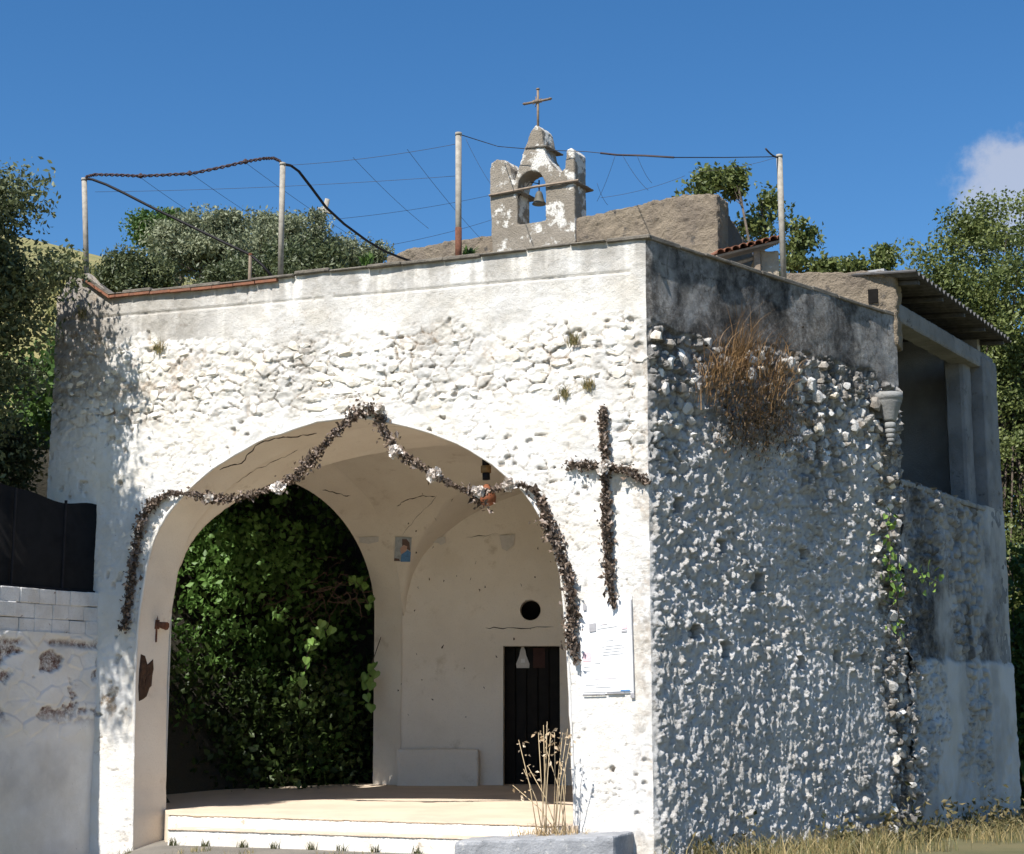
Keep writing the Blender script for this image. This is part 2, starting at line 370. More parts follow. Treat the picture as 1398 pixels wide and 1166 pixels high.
def inside(s, z):                                      # even-odd test against the arch outline
    s0, z0 = ARC[:, 0], ARC[:, 1]; r = np.zeros(s.shape, bool)
    for i in range(NA):
        x1, y1 = s0[i], z0[i]; x2, y2 = s0[(i + 1) % NA], z0[(i + 1) % NA]
        if y1 == y2: continue
        c = ((y1 > z) != (y2 > z)) & (s < (x2 - x1) * (z - y1) / (y2 - y1) + x1); r ^= c
    return r
ZB = -.75; ZT = 6.66
def top_f(s): return ZT + .33 * ss(6.98, 7.4, s) - .25 * ss(7.62, 7.85, s) + .012 * np.sin(s * 2.1)
BIS = nF + nS; BIS = BIS / np.linalg.norm(BIS)
def corner_h(z): return -.005 + .06 * (fbm(z * 4 + 33, z * 0 + 1.5, 5) - .5)
ZN = 500
def wall_sheet(name, e, n, smax, top, hfun, mat, cut=None, ns=None, parent=None, corner=True):
    ns = ns or int(smax / .0145); s = np.linspace(0, smax, ns + 1); k = np.linspace(0, 1, ZN + 1)
    s2, k2 = np.meshgrid(s, k); z2 = ZB + (top(s2) - ZB) * k2
    h, ex, st = hfun(s2, z2)
    s3, z3 = s2.copy(), z2.copy(); keep = None
    if cut:
        ins = inside(s2, z2); fi = ins[:-1, :-1].astype(int) + ins[1:, :-1] + ins[:-1, 1:] + ins[1:, 1:]
        keep = fi < 2
        # snap the sheet's rim on to the arch outline
        used = np.zeros(s2.shape, int); 
        for a_, b_ in ((0, 0), (1, 0), (0, 1), (1, 1)):
            used[a_:used.shape[0] - 1 + a_, b_:used.shape[1] - 1 + b_] += keep
        rim = (used > 0) & (used < 4); rim[:, 0] = rim[:, -1] = False; rim[0] = rim[-1] = False
        q = np.stack([s2[rim], z2[rim]], 1); d = ((q[:, None] - ARC[None]) ** 2).sum(2); i = d.argmin(1)
        s3[rim] = ARC[i, 0]; z3[rim] = ARC[i, 1]; h = np.where(rim, h * .4, h)
    w = np.clip(1 - s2 / .09, 0, 1) if corner else np.zeros_like(s2)
    P = C + s3[..., None] * e + z3[..., None] * UP + (h * (1 - w))[..., None] * n + (w * corner_h(z2))[..., None] * BIS
    m = ns + 1; ii, jj = np.meshgrid(np.arange(ns), np.arange(ZN)); a = jj * m + ii
    fc = np.stack([a, a + 1, a + 1 + m, a + m], -1)
    fc = fc[keep] if keep is not None else fc.reshape(-1, 4)
    if np.dot(np.cross(e, UP), n) < 0: fc = fc[:, ::-1]
    idx, inv = np.unique(fc, return_inverse=True)
    return mesh(name, P.reshape(-1, 3)[idx], inv.reshape(fc.shape), mat, parent, True, {'expose': ex.ravel()[idx], 'stain': st.ravel()[idx]})
def zone_front(s, z):
    hi = 5.74 + .055 * s + .5 * (fbm(s * 2.6 + 3, z * 2.6 + 8, 5) - .5); lo = 4.95 + .5 * (fbm(s * 1.3 + 40, z * 1.3) - .5) + .35 * ss(6.0, 4.5, s) * 0
    rz = ss(hi + .10, hi - .22, z) * ss(lo - .25, lo + .2, z)
    rz = np.maximum(rz, ss(.55, .2, s + .25 * (fbm(s * 4, z * 3) - .5)) * ss(hi + .04, hi - .05, z) * ss(3.4, 4.4, z))
    rz = np.maximum(rz, ss(6.9, 7.2, s + .5 * (fbm(s * 3 + 5, z * 3) - .5)) * ss(4.6, 5.4, z))
    return rz, hi
JOINT_S = [4.42, 4.72, 5.05]
def h_front(s, z):
    rz, hi = zone_front(s, z)
    wx = s + .06 * (fbm(s * 4 + 70, z * 4) - .5); wz = z + .06 * (fbm(s * 4, z * 4 + 90) - .5)
    wx = wx + .05 * (fbm(s * 13 + 7, z * 13) - .5) + .10 * (fbm(s * 3, z * 5 + 40) - .5); wz = wz + .05 * (fbm(s * 13, z * 13 + 9) - .5) + .08 * (fbm(s * 3 + 30, z * 3) - .5)
    f1, f2, idr, tq = worley(wx / .23, wz / .135, True); st = ss(.0, .09, f2 - f1) * (.15 + .7 * idr + 1.5 * tq)
    g1, g2, idg, tg_ = worley(wx / .085 + 50, wz / .06 + 20, True); sm = ss(0, .12, g2 - g1) * (ss(.25, 1, idg) + 1.6 * tg_)
    cover = ss(.36, .66, fbm(s * 1.1 + 12, z * 1.1 + 31))          # how thick the limewash lies
    rough = .25 + .75 * cover
    fine = fbm(s * 16 + 5, z * 18, 4) - .5; mid = fbm(s * 7 + 45, z * 8 + 3, 3) - .5
    body = z < hi
    h = .05 * (fbm(s * .9, z * .9 + 55) - .5)
    rzv = rz * (.35 + .65 * ss(.35, .6, fbm(s * 1.7 + 60, z * 2 + 10)))
    gro = ss(.07, .015, f2 - f1) * rz * ss(.42, .55, fbm(s * 2.4 + 77, z * 3.1 + 5)); gro = np.maximum(gro, .7 * ss(.05, .01, f2 - f1) * ss(.56, .64, fbm(s * 2 + 7, z * 2.6 + 45)) * (1 - rz))
    lowsm = ss(2.6, 1.6, z) * ss(2, 1, s)
    h = h + np.where(body, rzv * (.024 * st + .012 * sm - .012) - .03 * gro + .03 * mid * rz + .030 * fine * (.55 + .45 * rz) + (1 - rz) * (1 - .6 * lowsm) * (rough * (.003 * st + .007 * sm * ss(.4, .6, fbm(s * 2.2 + 8, z * 2.2 + 61))) + .016 * mid), .010 * (fbm(s * 5, z * 5) - .5) + .003 + .012 * fine)
    pit = ss(.80, .86, fbm(s * 6.5 + 200, z * 7.5 + 10, 3)) * (z > .8); h = h - .05 * pit * body
    pit2 = ss(.76, .82, vnoise(s * 11 + 20, z * 13 + 77)) * ss(.5, .62, fbm(s * 1.6 + 90, z * 1.6)) * body; h = h - .03 * pit2
    band = z > hi
    zj = 6.30 + .014 * s
    jt = np.exp(-((z - zj) / .012) ** 2) * (fbm(s * 2, z * 0 + 4) > .33)
    for q in JOINT_S: jt = np.maximum(jt, np.exp(-((s - q) / .011) ** 2) * (z > zj))
    h = h - .022 * jt * band
    crev = ss(.12, .0, f2 - f1)
    ex = rz * (1.0 * crev * ss(.38, .55, fbm(s * 3 + 8, z * 3)) + .55 * ss(.56, .72, fbm(s * 2.6 + 21, z * 2.6 + 4)) * ss(.0, 1.5, s + 6.0 * (s > 3.5) * ss(3, 6, s)))
    ex = np.maximum(ex, .6 * ss(.35, .05, s) * ss(.4, .65, fbm(s * 7, z * 5 + 3)) * (z < 5.7))
    ex = np.maximum(ex, .95 * ss(6.85, 7.35, s + .5 * (fbm(s * 3, z * 3 + 2) - .5)) * ss(5.0, 6.2, z)); ex = np.maximum(ex, .75 * ss(5.2, 6.0, s) * ss(.44, .56, fbm(s * 3.3 + 1, z * 5 + 8)) * ss(5.25, 5.4, z) * ss(5.85, 5.7, z)); ex = np.maximum(ex, .8 * pit); ex = np.maximum(ex, .6 * pit2)
    ex = np.maximum(ex, .85 * gro)
    pz = ss(.95, .85, s) * ss(.05, .15, s) * ss(2.85, 2.75, z) * ss(1.55, 1.65, z); h = h * (1 - .85 * pz)
    # red-brown scars near the foot of the left pier
    sc = ss(.58, .66, fbm(s * 5 + 11, z * 4.2 + 66)) * ss(6.35, 6.55, s) * ss(2.3, 1.9, z) * ss(1.3, 1.6, z); ex = np.maximum(ex, sc)
    t = top_f(s); drip = fbm(s * 5 + 7, z * .55 + 2, 4)
    stn = ss(.85, .0, (t - z) + .6 * (drip - .5)) * ss(.24, .56, drip) * .95
    stn = np.maximum(stn, .9 * ss(4.2, 6.2, s) * band * ss(.15, .5, drip)); stn = np.maximum(stn, .35 * jt)
    stn = np.maximum(stn, .45 * ss(.52, .68, fbm(s * 1.5 + 130, z * 1.5)) * ss(3.8, 4.8, z))
    h = np.where(z < 1.35, h * (1 - .6 * ss(6.3, 6.7, s)), h)
    return h, np.clip(ex, 0, 1), np.clip(stn, 0, 1)
front = wall_sheet('front_wall', eL, nF, 7.85, top_f, h_front, 'wash', cut=True, parent=porch)
front['label'] = 'sunlit whitewashed rubble front wall'
HOLES = [(sid(u, v), r * 1.25) for u, v, r in [(1035, 795, .085), (985, 888, .075), (947, 862, .06), (1096, 757, .05), (984, 746, .06), (1141, 897, .06), (1090, 905, .06), (925, 690, .07), (1178, 900, .05)]]
def zone_side(s, z):
    hi = 5.78 - .1 * np.sin(s * 1.2 + .4) + .22 * (fbm(s * 2.2 + 63, z * 1.5 + 8) - .5)
    lo = 2.24 + .10 * (fbm(s * 3 + 5, z * 0 + 2.2) - .5) - .25 * ss(3.0, 4.0, s)
    seam = ss(4.45, 4.85, s + .45 * (fbm(s * 2 + 20, z * 1.2) - .5)) * ss(5.9, 5.2, z)
    return hi, lo, seam
def h_side(s, z):
    hi, lo, seam = zone_side(s, z)
    wx = s + .05 * (fbm(s * 5 + 70, z * 5) - .5); wz = z + .05 * (fbm(s * 5, z * 5 + 90) - .5)
    wx = wx + .05 * (fbm(s * 14 + 7, z * 14) - .5); wz = wz + .05 * (fbm(s * 14, z * 14 + 9) - .5)
    f1, f2, idr, tq = worley(wx / .17 + 80, wz / .15 + 30, True); st = ss(.0, .14, f2 - f1) * (.1 + .8 * idr + 1.4 * tq)
    g1, g2, idg, tg_ = worley(wx / .08 + 150, wz / .09 + 120, True); sm = ss(0, .16, g2 - g1) * (ss(.3, .95, idg) + 1.5 * tg_)
    fine = fbm(s * 17 + 5, z * 15, 4) - .5
    bare = ss(.40, .58, fbm(s * .9 + 3, z * .9 + 71)) * ss(3.2, 4.6, z); bare = np.maximum(np.maximum(bare, seam), ss(4.5, 5.3, z) * .9)
    bare = np.maximum(bare, .8 * ss(.50, .62, fbm(s * 1.4 + 31, z * 1.4 + 7)) * ss(1.2, .6, z) * ss(1.6, 3, s))
    low = z < lo
    h = .07 * (fbm(s * .8 + 9, z * .8 + 155) - .5)
    knob = .042 * sm * ss(.2, .6, fbm(s * 3 + 77, z * 3)) + .028 * st + .085 * fine + .03 * (fbm(s * 40 + 3, z * 36, 2) - .5)
    lowk = .030 * sm * ss(.25, .6, fbm(s * 4 + 7, z * 1.2)) + .07 * (fbm(s * 19, z * 11, 4) - .5) + .03 * (fbm(s * 40 + 3, z * 34, 2) - .5) + .028
    body = np.where(low, lowk, knob)
    body = body * (1 - bare) + bare * (.10 * st + .04 * sm - .055 + .04 * fine)
    band = ss(hi - .03, hi + .03, z)
    h = h + body * (1 - band) + band * (.012 * (fbm(s * 5, z * 5 + 8) - .5) + .02)
    dk = 0
    for (a_, b_), r in HOLES:
        d = np.maximum(abs(s - a_) / r, abs(z - b_) / (r * .9)) + .35 * (fbm(s * 14, z * 14) - .5); q = ss(1.15, .9, d); h = h - .24 * q; dk = np.maximum(dk, q)
    cx = sid(979, 745)[0] + .03 * (fbm(z * 4 + 3, z * 0) - .5)
    ck = np.exp(-((s - cx) / .016) ** 2) * (z > 2.2) * (z < 3.45); h = h - .03 * ck
    crev = ss(.18, .0, f2 - f1)
    ex = bare * (.35 + .65 * crev) * ss(.22, .55, fbm(s * 3 + 88, z * 3))
    ex = np.maximum(ex, .8 * ss(.09, .0, g2 - g1) * ss(.40, .55, fbm(s * 2.1 + 5, z * 2.1 + 41)) * (1 - band)); ex = np.maximum(ex, .7 * ss(.07, .0, f2 - f1) * ss(.36, .5, fbm(s * 1.7 + 55, z * 1.7 + 4)) * (1 - band))
    ex = np.maximum(ex, seam * (.45 + .5 * ss(.4, .6, fbm(s * 4, z * 4 + 19)))); ex = np.maximum(ex, .9 * dk)
    ex = np.maximum(ex, ss(4.3, 5.2, z) * .75 * ss(.25, .5, fbm(s * 2.3 + 14, z * 2.3)))
    drip = fbm(s * 1.9 + 27 + .5 * fbm(s * 3, z * 3), z * .8 + 12, 5)
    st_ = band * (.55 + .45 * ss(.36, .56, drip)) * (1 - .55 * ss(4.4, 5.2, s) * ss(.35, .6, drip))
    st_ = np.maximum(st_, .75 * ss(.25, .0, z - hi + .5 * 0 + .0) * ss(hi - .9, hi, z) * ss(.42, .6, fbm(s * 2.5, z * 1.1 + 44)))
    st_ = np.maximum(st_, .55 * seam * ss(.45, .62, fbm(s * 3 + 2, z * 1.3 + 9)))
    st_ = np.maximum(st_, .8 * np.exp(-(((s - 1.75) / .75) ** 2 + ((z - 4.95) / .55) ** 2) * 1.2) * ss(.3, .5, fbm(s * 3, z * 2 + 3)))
    st_ = np.maximum(st_, .16 * ss(.42, .66, fbm(s * .9 + 300, z * .8)) )
    return h, np.clip(ex, 0, 1), np.clip(st_, 0, 1)
def top_s(s): return ZT + .012 * np.sin(0) + .05 * s / 5.3
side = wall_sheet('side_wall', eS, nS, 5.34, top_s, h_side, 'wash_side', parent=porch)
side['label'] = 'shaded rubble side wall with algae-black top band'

# individual stones set proud in both walls
def stone_meshes(mat, n=10, npts=22, seed=1):
    g = np.random.default_rng(seed); out_ = []
    for k in range(n):
        p = g.normal(size=(npts, 3)); p /= np.linalg.norm(p, axis=1)[:, None]; p = np.sign(p) * np.abs(p) ** .92
        p *= (.82 + .3 * g.random((npts, 1))); bm = bmesh.new()
        for q in p: bm.verts.new(q)
        r = bmesh.ops.convex_hull(bm, input=bm.verts); bmesh.ops.delete(bm, geom=[x for x in r['geom_interior'] if isinstance(x, bmesh.types.BMVert)], context='VERTS')
        me = bpy.data.meshes.new('stone'); bm.to_mesh(me); bm.free(); me.materials.append(M[mat])
        me.polygons.foreach_set('use_smooth', np.ones(len(me.polygons), bool))
        if hasattr(me, 'set_sharp_from_angle'): me.set_sharp_from_angle(angle=R(32))
        out_.append(me)
    return out_
def frame(e, n): return Matrix((e, n, UP)).transposed()
def put_stone(me, e, n, s, z, w, hgt, dep, off, parent, g):
    o = bpy.data.objects.new('stone', me); p = C + e * s + n * off; p[2] = z
    rot = frame(Vector(e), Vector(n)).to_4x4() @ Matrix.Rotation(g.uniform(-.25, .25), 4, 'Y')
    o.matrix_world = Matrix.Translation(Vector(p)) @ rot @ Matrix.Diagonal((w, dep, hgt, 1)); mw = o.matrix_world.copy(); link(o, parent); o.matrix_local = mw
SW = stone_meshes('stone_white', 10, 22, 1); SG = stone_meshes('stone_grey', 10, 22, 2); SD = stone_meshes('stone_dark', 8, 22, 6)
g = random.Random(5); cnt = 0
cand = []
for i in range(0, 46):
    for j in range(14, 48):
        s = (i + g.random()) * .175; z = (j + .5 + .35 * (g.random() - .5)) * .125
        if s > 7.7 or s < .05: continue
        rz, hi = zone_front(np.array([s]), np.array([z]))
        if z > hi[0] - .05 or bool(inside(np.array([s]), np.array([z]))[0]) or bool(inside(np.array([s]), np.array([z - .16]))[0]): continue
        cand.append((float(rz[0]) * (.4 + .8 * g.random()), s, z))
cand.sort(reverse=True)
for wgt, s, z in cand[:150]:
    if wgt < .2: break
    h0, _, _ = h_front(np.array([s]), np.array([z])); w = .035 + .07 * g.random() ** 1.8; hh = w * (.5 + .35 * g.random())
    put_stone(g.choice(SW), eL, nF, s, z, w, hh, .018 + .012 * g.random(), float(h0[0]) - .004, front, g)
for i in range(13):                                    # bigger squared stones of a walled-up opening
    s = 3.35 + .34 * (i % 3) + .05 * g.random(); z = 5.02 + .17 * (i // 3) + .02 * g.random()
    if i // 3 > 3: break
    put_stone(g.choice(SW), eL, nF, s, z, .14 + .03 * g.random(), .07, .03, -.005, front, g)
cand = []
for i in range(0, 42):
    for j in range(0, 47):
        s = (i + g.random()) * .128; z = (j + g.random()) * .122
        if s < .1 or s > 5.25: continue
        hi, lo, seam = zone_side(np.array([s]), np.array([z]))
        if z > hi[0] - .07: continue
        wgt = max(.95 * float(ss(3.9, 5.0, z)), float(seam[0]), .5 * float(ss(.9, .3, z)) * float(ss(1.5, 3, s)), .18) * (.35 + .9 * g.random())
        if .8 < s < 2.8 and 4.6 < z < 5.4: wgt *= .4
        cand.append((wgt, s, z, float(seam[0])))
cand.sort(reverse=True)
for wgt, s, z, sm in cand[:300]:
    h0, _, _ = h_side(np.array([s]), np.array([z])); w = .04 + .06 * g.random() ** 1.5; hh = w * (.7 + .5 * g.random())
    pool = SD if (g.random() < .55 * sm + .25 * (z > 4.8)) else (SG if g.random() < .8 else SW)
    put_stone(g.choice(pool), eS, nS, s, z, w, hh, .05 + .03 * g.random(), float(h0[0]) - .01, side, g)

# ---- arch reveal, vault, inner walls
def Lp(b): return J + eI * b
def Rp(b): return R0 + (R1 - R0) * (b / LW)
def roomp(a, b, z):
    a = np.asarray(a)[..., None]; b_ = np.asarray(b)
    l = J + eI * b_[..., None]; r = R0 + (R1 - R0) * (b_ / LW)[..., None]
    p = l * (1 - a) + r * a; p[..., 2] = z; return p
aN = (ARC[:, 0] - 6.42) / (.87 - 6.42)                  # 0 left .. 1 right
nb = 10; bb = np.linspace(0, .58, nb); Q, B = np.meshgrid(np.arange(NA), bb)
rel = .012 * (fbm(Q * .2, B * 9) - .5)
PR = roomp(aN[Q] , B, ARC[Q, 1] + rel)
PR[0] -= nF * 0.0
ii, jj = np.meshgrid(np.arange(NA - 1), np.arange(nb - 1)); a = (jj * NA + ii).ravel(); fr = np.stack([a, a + 1, a + 1 + NA, a + NA], 1)
mesh('arch_reveal', PR.reshape(-1, 3), fr, 'cream', porch, True)
# rough plaster lip round the arch edge, hiding the seam between wall and reveal
lip = MB(); lp = [C + eL * s + UP * z + nF * .004 for s, z in ARC[4:-4:3]]
gl = random.Random(3)
lip.tube([p + V3(0, 0, gl.uniform(-.008, .012)) for p in lp], [.012 + .012 * gl.random() for _ in lp], 6).build('arch_edge', 'wash', porch, True)
SPR = 2.9
def b2(b): x = np.clip(abs((b - 3.20) / 2.62), 0, 1); return SPR + 2.16 * np.sqrt(1 - x ** 2)
up_ = ARC[:, 1] > 2.2; q0, q1 = np.where(up_)[0][[0, -1]]; na = q1 - q0 + 1
nb = 110; bb = np.linspace(.58, LW + .05, nb); Q, B = np.meshgrid(np.arange(q0, q1 + 1), bb)
grow = ss(.58, .70, B) * .05
z1 = ARC[Q, 1] + grow; dz = b2(B); zz = np.maximum(z1, dz)
aa = np.clip(aN[Q], 0.0, 1.0); 
zz = zz + .01 * (fbm(Q * .08, B * 2) - .5)
PV = roomp(aa, B, zz); ii, jj = np.meshgrid(np.arange(na - 1), np.arange(nb - 1)); a = (jj * na + ii).ravel()
mesh('vault', PV.reshape(-1, 3), np.stack([a, a + 1, a + 1 + na, a + na], 1), 'cream', porch, True)
# side opening: its own reveal, .45 m thick
th = np.linspace(0, math.pi, 60); tb = np.concatenate([[.58], 3.20 - 2.62 * np.cos(th), [5.82]]); tz = np.concatenate([[0], SPR + 2.16 * np.sin(th), [0]])
tb_o = np.concatenate([[.62], 3.20 - 2.58 * np.cos(th), [5.80]]); tz_o = np.concatenate([[0], SPR + 1.84 * np.sin(th), [0]])
nT = 6; PT = []
for k in range(nT):
    t = k / (nT - 1); PT.append([J + eI * (x1 * (1 - t) + x2 * t) - nI * (.47 * t) + UP * (y1 * (1 - t) + y2 * t) for x1, x2, y1, y2 in zip(tb, tb_o, tz, tz_o)])
PT = np.array(PT); m_ = len(tb); ii, jj = np.meshgrid(np.arange(m_ - 1), np.arange(nT - 1)); a = (jj * m_ + ii).ravel()
mesh('side_arch_reveal', PT.reshape(-1, 3), np.stack([a, a + m_, a + 1 + m_, a + 1], 1), 'cream', porch, True)
# outside face over the side opening, and the near pier face
lw = MB(); yo = -nI * .47
po = [J + eI * b + yo + UP * z for b, z in zip(tb_o, tz_o)]; pt = [J + eI * b + yo + UP * 6.3 for b in tb_o]
lw.add(po + pt, [(i, i + 1, m_ + i + 1, m_ + i) for i in range(m_ - 1)])
lw.add([J + eI * -.05 + yo, J + eI * .62 + yo, J + eI * .62 + yo + UP * 6.3, J + eI * -.05 + yo + UP * 6.3], [(0, 1, 2, 3)])
lw.add([J + eI * 5.8 + yo, J + eI * 6.8 + yo, J + eI * 6.8 + yo + UP * 6.3, J + eI * 5.8 + yo + UP * 6.3], [(0, 1, 2, 3)])
lw.build('left_wall', 'cream', porch)
# right inner wall
MB().box(Rp(.5) + UP * -.2 + V3(.0, 0), (Rp(LW) - Rp(.5)), V3(.12, -.07), UP * 3.7).build('right_wall', 'cream', porch)
# solid masses: terrace slab, wall ends, parapet backs
Aout = C + eL * 7.82; ins_ = -nF * .08; insS = -nS * .1
MB().prism([(C + ins_ + insS * 1.2)[:2], (Ep + insS)[:2], (R1 + V3(1.6, .6))[:2], (K + V3(-.3, .5))[:2], (J + eI * LW - nI * .46)[:2], (J + eI * .2 - nI * .46)[:2], (Aout - nF * .6)[:2], (Aout + ins_)[:2]], 5.25, 6.32).build('terrace_slab', 'cement', porch)
pc = MB(); pc.box(C + ins_ + insS + UP * 5.6, eL * 7.6, -nF * .26, UP * .98); pc.box(C + insS + ins_ + UP * 5.6, eS * 5.1, -nS * .26, UP * .98); pc.build('parapet_core', 'cement', porch)
# left end of the front wall
le = MB(); le.box(Aout - eL * .6 + nF * -.03 + UP * -.7, eL * .6, -nF * .65, UP * 7.35); weather(le.build('left_quoin', 'wash', porch), .05, .10, .22, .05)
# core between reveal and side wall (keeps daylight out of the vault space)
MB().prism([(C + ins_ * 1.4 + insS * 1.4)[:2], (Ep + insS * 2)[:2], (Rp(LW) + V3(.3, 0))[:2], (Rp(.3) + V3(.16, -.06))[:2], (R0 + V3(.12, .06))[:2]], -.5, 5.3).build('pier_core', 'cement', porch)
MB().prism([(Aout + ins_)[:2], (J + eL * .12 - nF * .1)[:2], (J + eL * .12 - nF * .45)[:2], (Aout - nF * .6)[:2]], -.5, 5.3).build('left_pier_core', 'cream', porch)
# ---- back wall with door and round window
BWd = (R1 - K); BWl = np.linalg.norm(BWd); eK = BWd / BWl; nK = V3(eK[1], -eK[0])
if nK[1] > 0: nK = -nK
def bk(u, v): p = onplane(u, v, K, nK); return float(np.dot(p - K, eK)), float(p[2])
dx0, dz1 = bk(687, 882); dx1, _ = bk(764, 882); _, dz0 = bk(700, 1071); ox, oz = bk(724, 833); orad = .155
xs_ = np.linspace(-.1, BWl + .1, 190); zs_ = np.linspace(0, 5.4, 180)
xs_[np.abs(xs_ - dx0).argmin()] = dx0; xs_[np.abs(xs_ - dx1).argmin()] = dx1; zs_[np.abs(zs_ - dz1).argmin()] = dz1
X, Z = np.meshgrid(xs_, zs_); relb = .02 * (fbm(X * 1.5 + 3, Z * 1.5) - .5) + .005 * (fbm(X * 9, Z * 9) - .5)
rr = np.hypot(X - ox, Z - oz); near = (rr < orad + .05) & (rr > .001); 
X2 = np.where(near & (rr > orad - .03), ox + (X - ox) / np.maximum(rr, 1e-6) * orad * np.where(rr > orad + .015, rr / orad, 1), X); Z2 = np.where(near & (rr > orad - .03), oz + (Z - oz) / np.maximum(rr, 1e-6) * orad * np.where(rr > orad + .015, rr / orad, 1), Z)
PB = K + X2[..., None] * eK + Z2[..., None] * UP + relb[..., None] * nK
ii, jj = np.meshgrid(np.arange(len(xs_) - 1), np.arange(len(zs_) - 1)); a = jj * len(xs_) + ii; fb = np.stack([a, a + 1, a + 1 + len(xs_), a + len(xs_)], -1)
cx = (X[:-1, :-1] + X[1:, 1:]) / 2; cz = (Z[:-1, :-1] + Z[1:, 1:]) / 2
keep = ~(((cx > dx0) & (cx < dx1) & (cz < dz1)) | (np.hypot(cx - ox, cz - oz) < orad - .008))
m_bw = stone_mat('back_wall_plaster', (.78, .725, .65), (.71, .65, .57), (.60, .535, .45), 1.0, bd=.006, spot_lo=.58, spot_hi=.72, grain=.35)
bw = mesh('back_wall', PB.reshape(-1, 3), fb[keep], m_bw, porch, True)
dr = MB(); D0 = K + eK * dx0; D1 = K + eK * dx1; dep = -nK * .42
dr.add([D0, D0 + dep, D0 + dep + UP * dz1, D0 + UP * dz1], [(0, 1, 2, 3)]); dr.add([D1, D1 + dep, D1 + dep + UP * dz1, D1 + UP * dz1], [(3, 2, 1, 0)])
dr.add([D0 + UP * dz1, D1 + UP * dz1, D1 + dep + UP * dz1, D0 + dep + UP * dz1], [(3, 2, 1, 0)])
dr.build('door_reveal', m_bw, porch)
ring = MB(); n_ = 32
for k in range(n_):
    a_ = 2 * math.pi * k / n_; p = K + eK * (ox + orad * math.cos(a_)) + UP * (oz + orad * math.sin(a_)); ring.v += [tuple(p + nK * .015), tuple(p - nK * .30)]
ring.f = [(2 * k, 2 * ((k + 1) % n_), 2 * ((k + 1) % n_) + 1, 2 * k + 1) for k in range(n_)]
ring.build('round_window_reveal', m_bw, porch, True)
dkb = MB(); dkb.box(K - nK * .34 + eK * (ox - .4) + UP * (oz - .4), eK * .8, -nK * .05, UP * .8); dkb.build('round_window_pane', 'dark', porch)
door = link(bpy.data.objects.new('door', None), porch)
for i in range(5):
    w = (dx1 - dx0) / 5; bevel(MB().box(K + eK * (dx0 + i * w + .004) - nK * .30 + UP * .3, eK * (w - .008), -nK * .04, UP * (dz1 - .3)).build('plank', 'door', door), .006, 1)
MB().box(K + eK * (dx0 - .02) - nK * .36 + UP * .3, eK * (dx1 - dx0 + .04), -nK * .05, UP * (dz1 - .28)).build('door_back', 'dark', door)
def flatpoly(name, pts2, o, e1, e2, nrm, th_, mat, parent=None):
    n = len(pts2); v = [o + e1 * x + e2 * y + nrm * th_ for x, y in pts2] + [o + e1 * x + e2 * y for x, y in pts2]
    f = [tuple(range(n)), tuple(range(n, 2 * n))[::-1]] + [(i, n + i, n + (i + 1) % n, (i + 1) % n) for i in range(n)]
    return mesh(name, v, f, mat, parent)
def bkp(u, v, off): return onplane(u, v, K + nK * off, nK)
pb = bkp(714, 912, -.29)
bp = flatpoly('paper_cutout', [(-.095, 0), (.095, 0), (.10, .06), (.05, .19), (.035, .27), (.01, .32), (-.02, .32), (-.04, .27), (-.055, .19), (-.105, .06)], pb, eK, UP, nK, .006, 'paper_old')
tag(bp, 'small pale bell-shaped paper figure stuck high on the dark door', 'paper')
flatpoly('print_mark', [(-.03, .08), (.03, .08), (.03, .14), (-.03, .14)], pb + nK * .0085, eK, UP, nK, .002, 'print_line', bp)
pr = flatpoly('paper_notice', [(-.09, 0), (.09, 0), (.09, .30), (-.09, .30)], bkp(736, 912, -.29), eK, UP, nK, .005, flat_mat('dull_red_paper', (.05, .02, .016), .8))
tag(pr, 'dull dark red rectangle on the dark door', 'paper')
# masonry bench
b0 = bk(525, 1022); b1 = bk(655, 1024)
bn = MB().box(K + eK * b0[0] * .2 + UP * .2 + nK * -.05, eK * (b1[0] - b0[0] * .2), nK * .26, UP * (b0[1] - .2)).build('bench', m_bw, porch); weather(bn, .03, .03, .3)
# ---- floor and steps
tiles = [(J + eL * .1 + nF * .0), R0 - eL * .2]
f0 = J - eL * -.02; flo = MB()
flo.prism([V3(*onplane(227, 1112, C + nF * .02, nF))[:2], (R0 - eL * .04 + nF * .02)[:2], (R1 + V3(.3, .3))[:2], (K + V3(-.2, .3))[:2], (J + eI * LW - nI * .47)[:2], V3(-2.25, 25.6)[:2], V3(-4.95, 23.6)[:2]], -.2, [FLOOR, FLOOR, .40, .40, .40, .40, .36])
SL = lambda v, d: float(np.dot(onplane(228, v, C + nF * d, nF) - C, eL))
flo.build('floor', 'floor', porch)
def step(name, d0, d1, z, s0, s1):
    o = MB().box(C + eL * s0 + nF * d0 + UP * -.55, eL * (s1 - s0), nF * (d1 - d0), UP * (z + .55)).build(name, 'stepmat', porch); return o
M['stepmat'] = stone_mat('step_limewash', (.78, .75, .69), (.70, .63, .53), (.45, .38, .30), 3, bd=.008, grain=.35)
weather(step('step', -.05, .10, FLOOR - .004, .98, SL(1112, .1)), .03, .02, .3)
weather(step('step', .05, .52, FLOOR - .13, .75, SL(1130, .52)), .03, .02, .3)
# thin dark overhanging nosing on each step
for d, z, s0, s1 in ((.10, FLOOR - .006, .98, SL(1112, .1)), (.525, FLOOR - .135, .95, SL(1130, .52))):
    nz = MB().box(C + eL * s0 + nF * (d - .44) + UP * (z - .008), eL * (s1 - s0), nF * .452, UP * .018).build('step_nosing', 'floor', porch); weather(nz, .016, .022, .16)
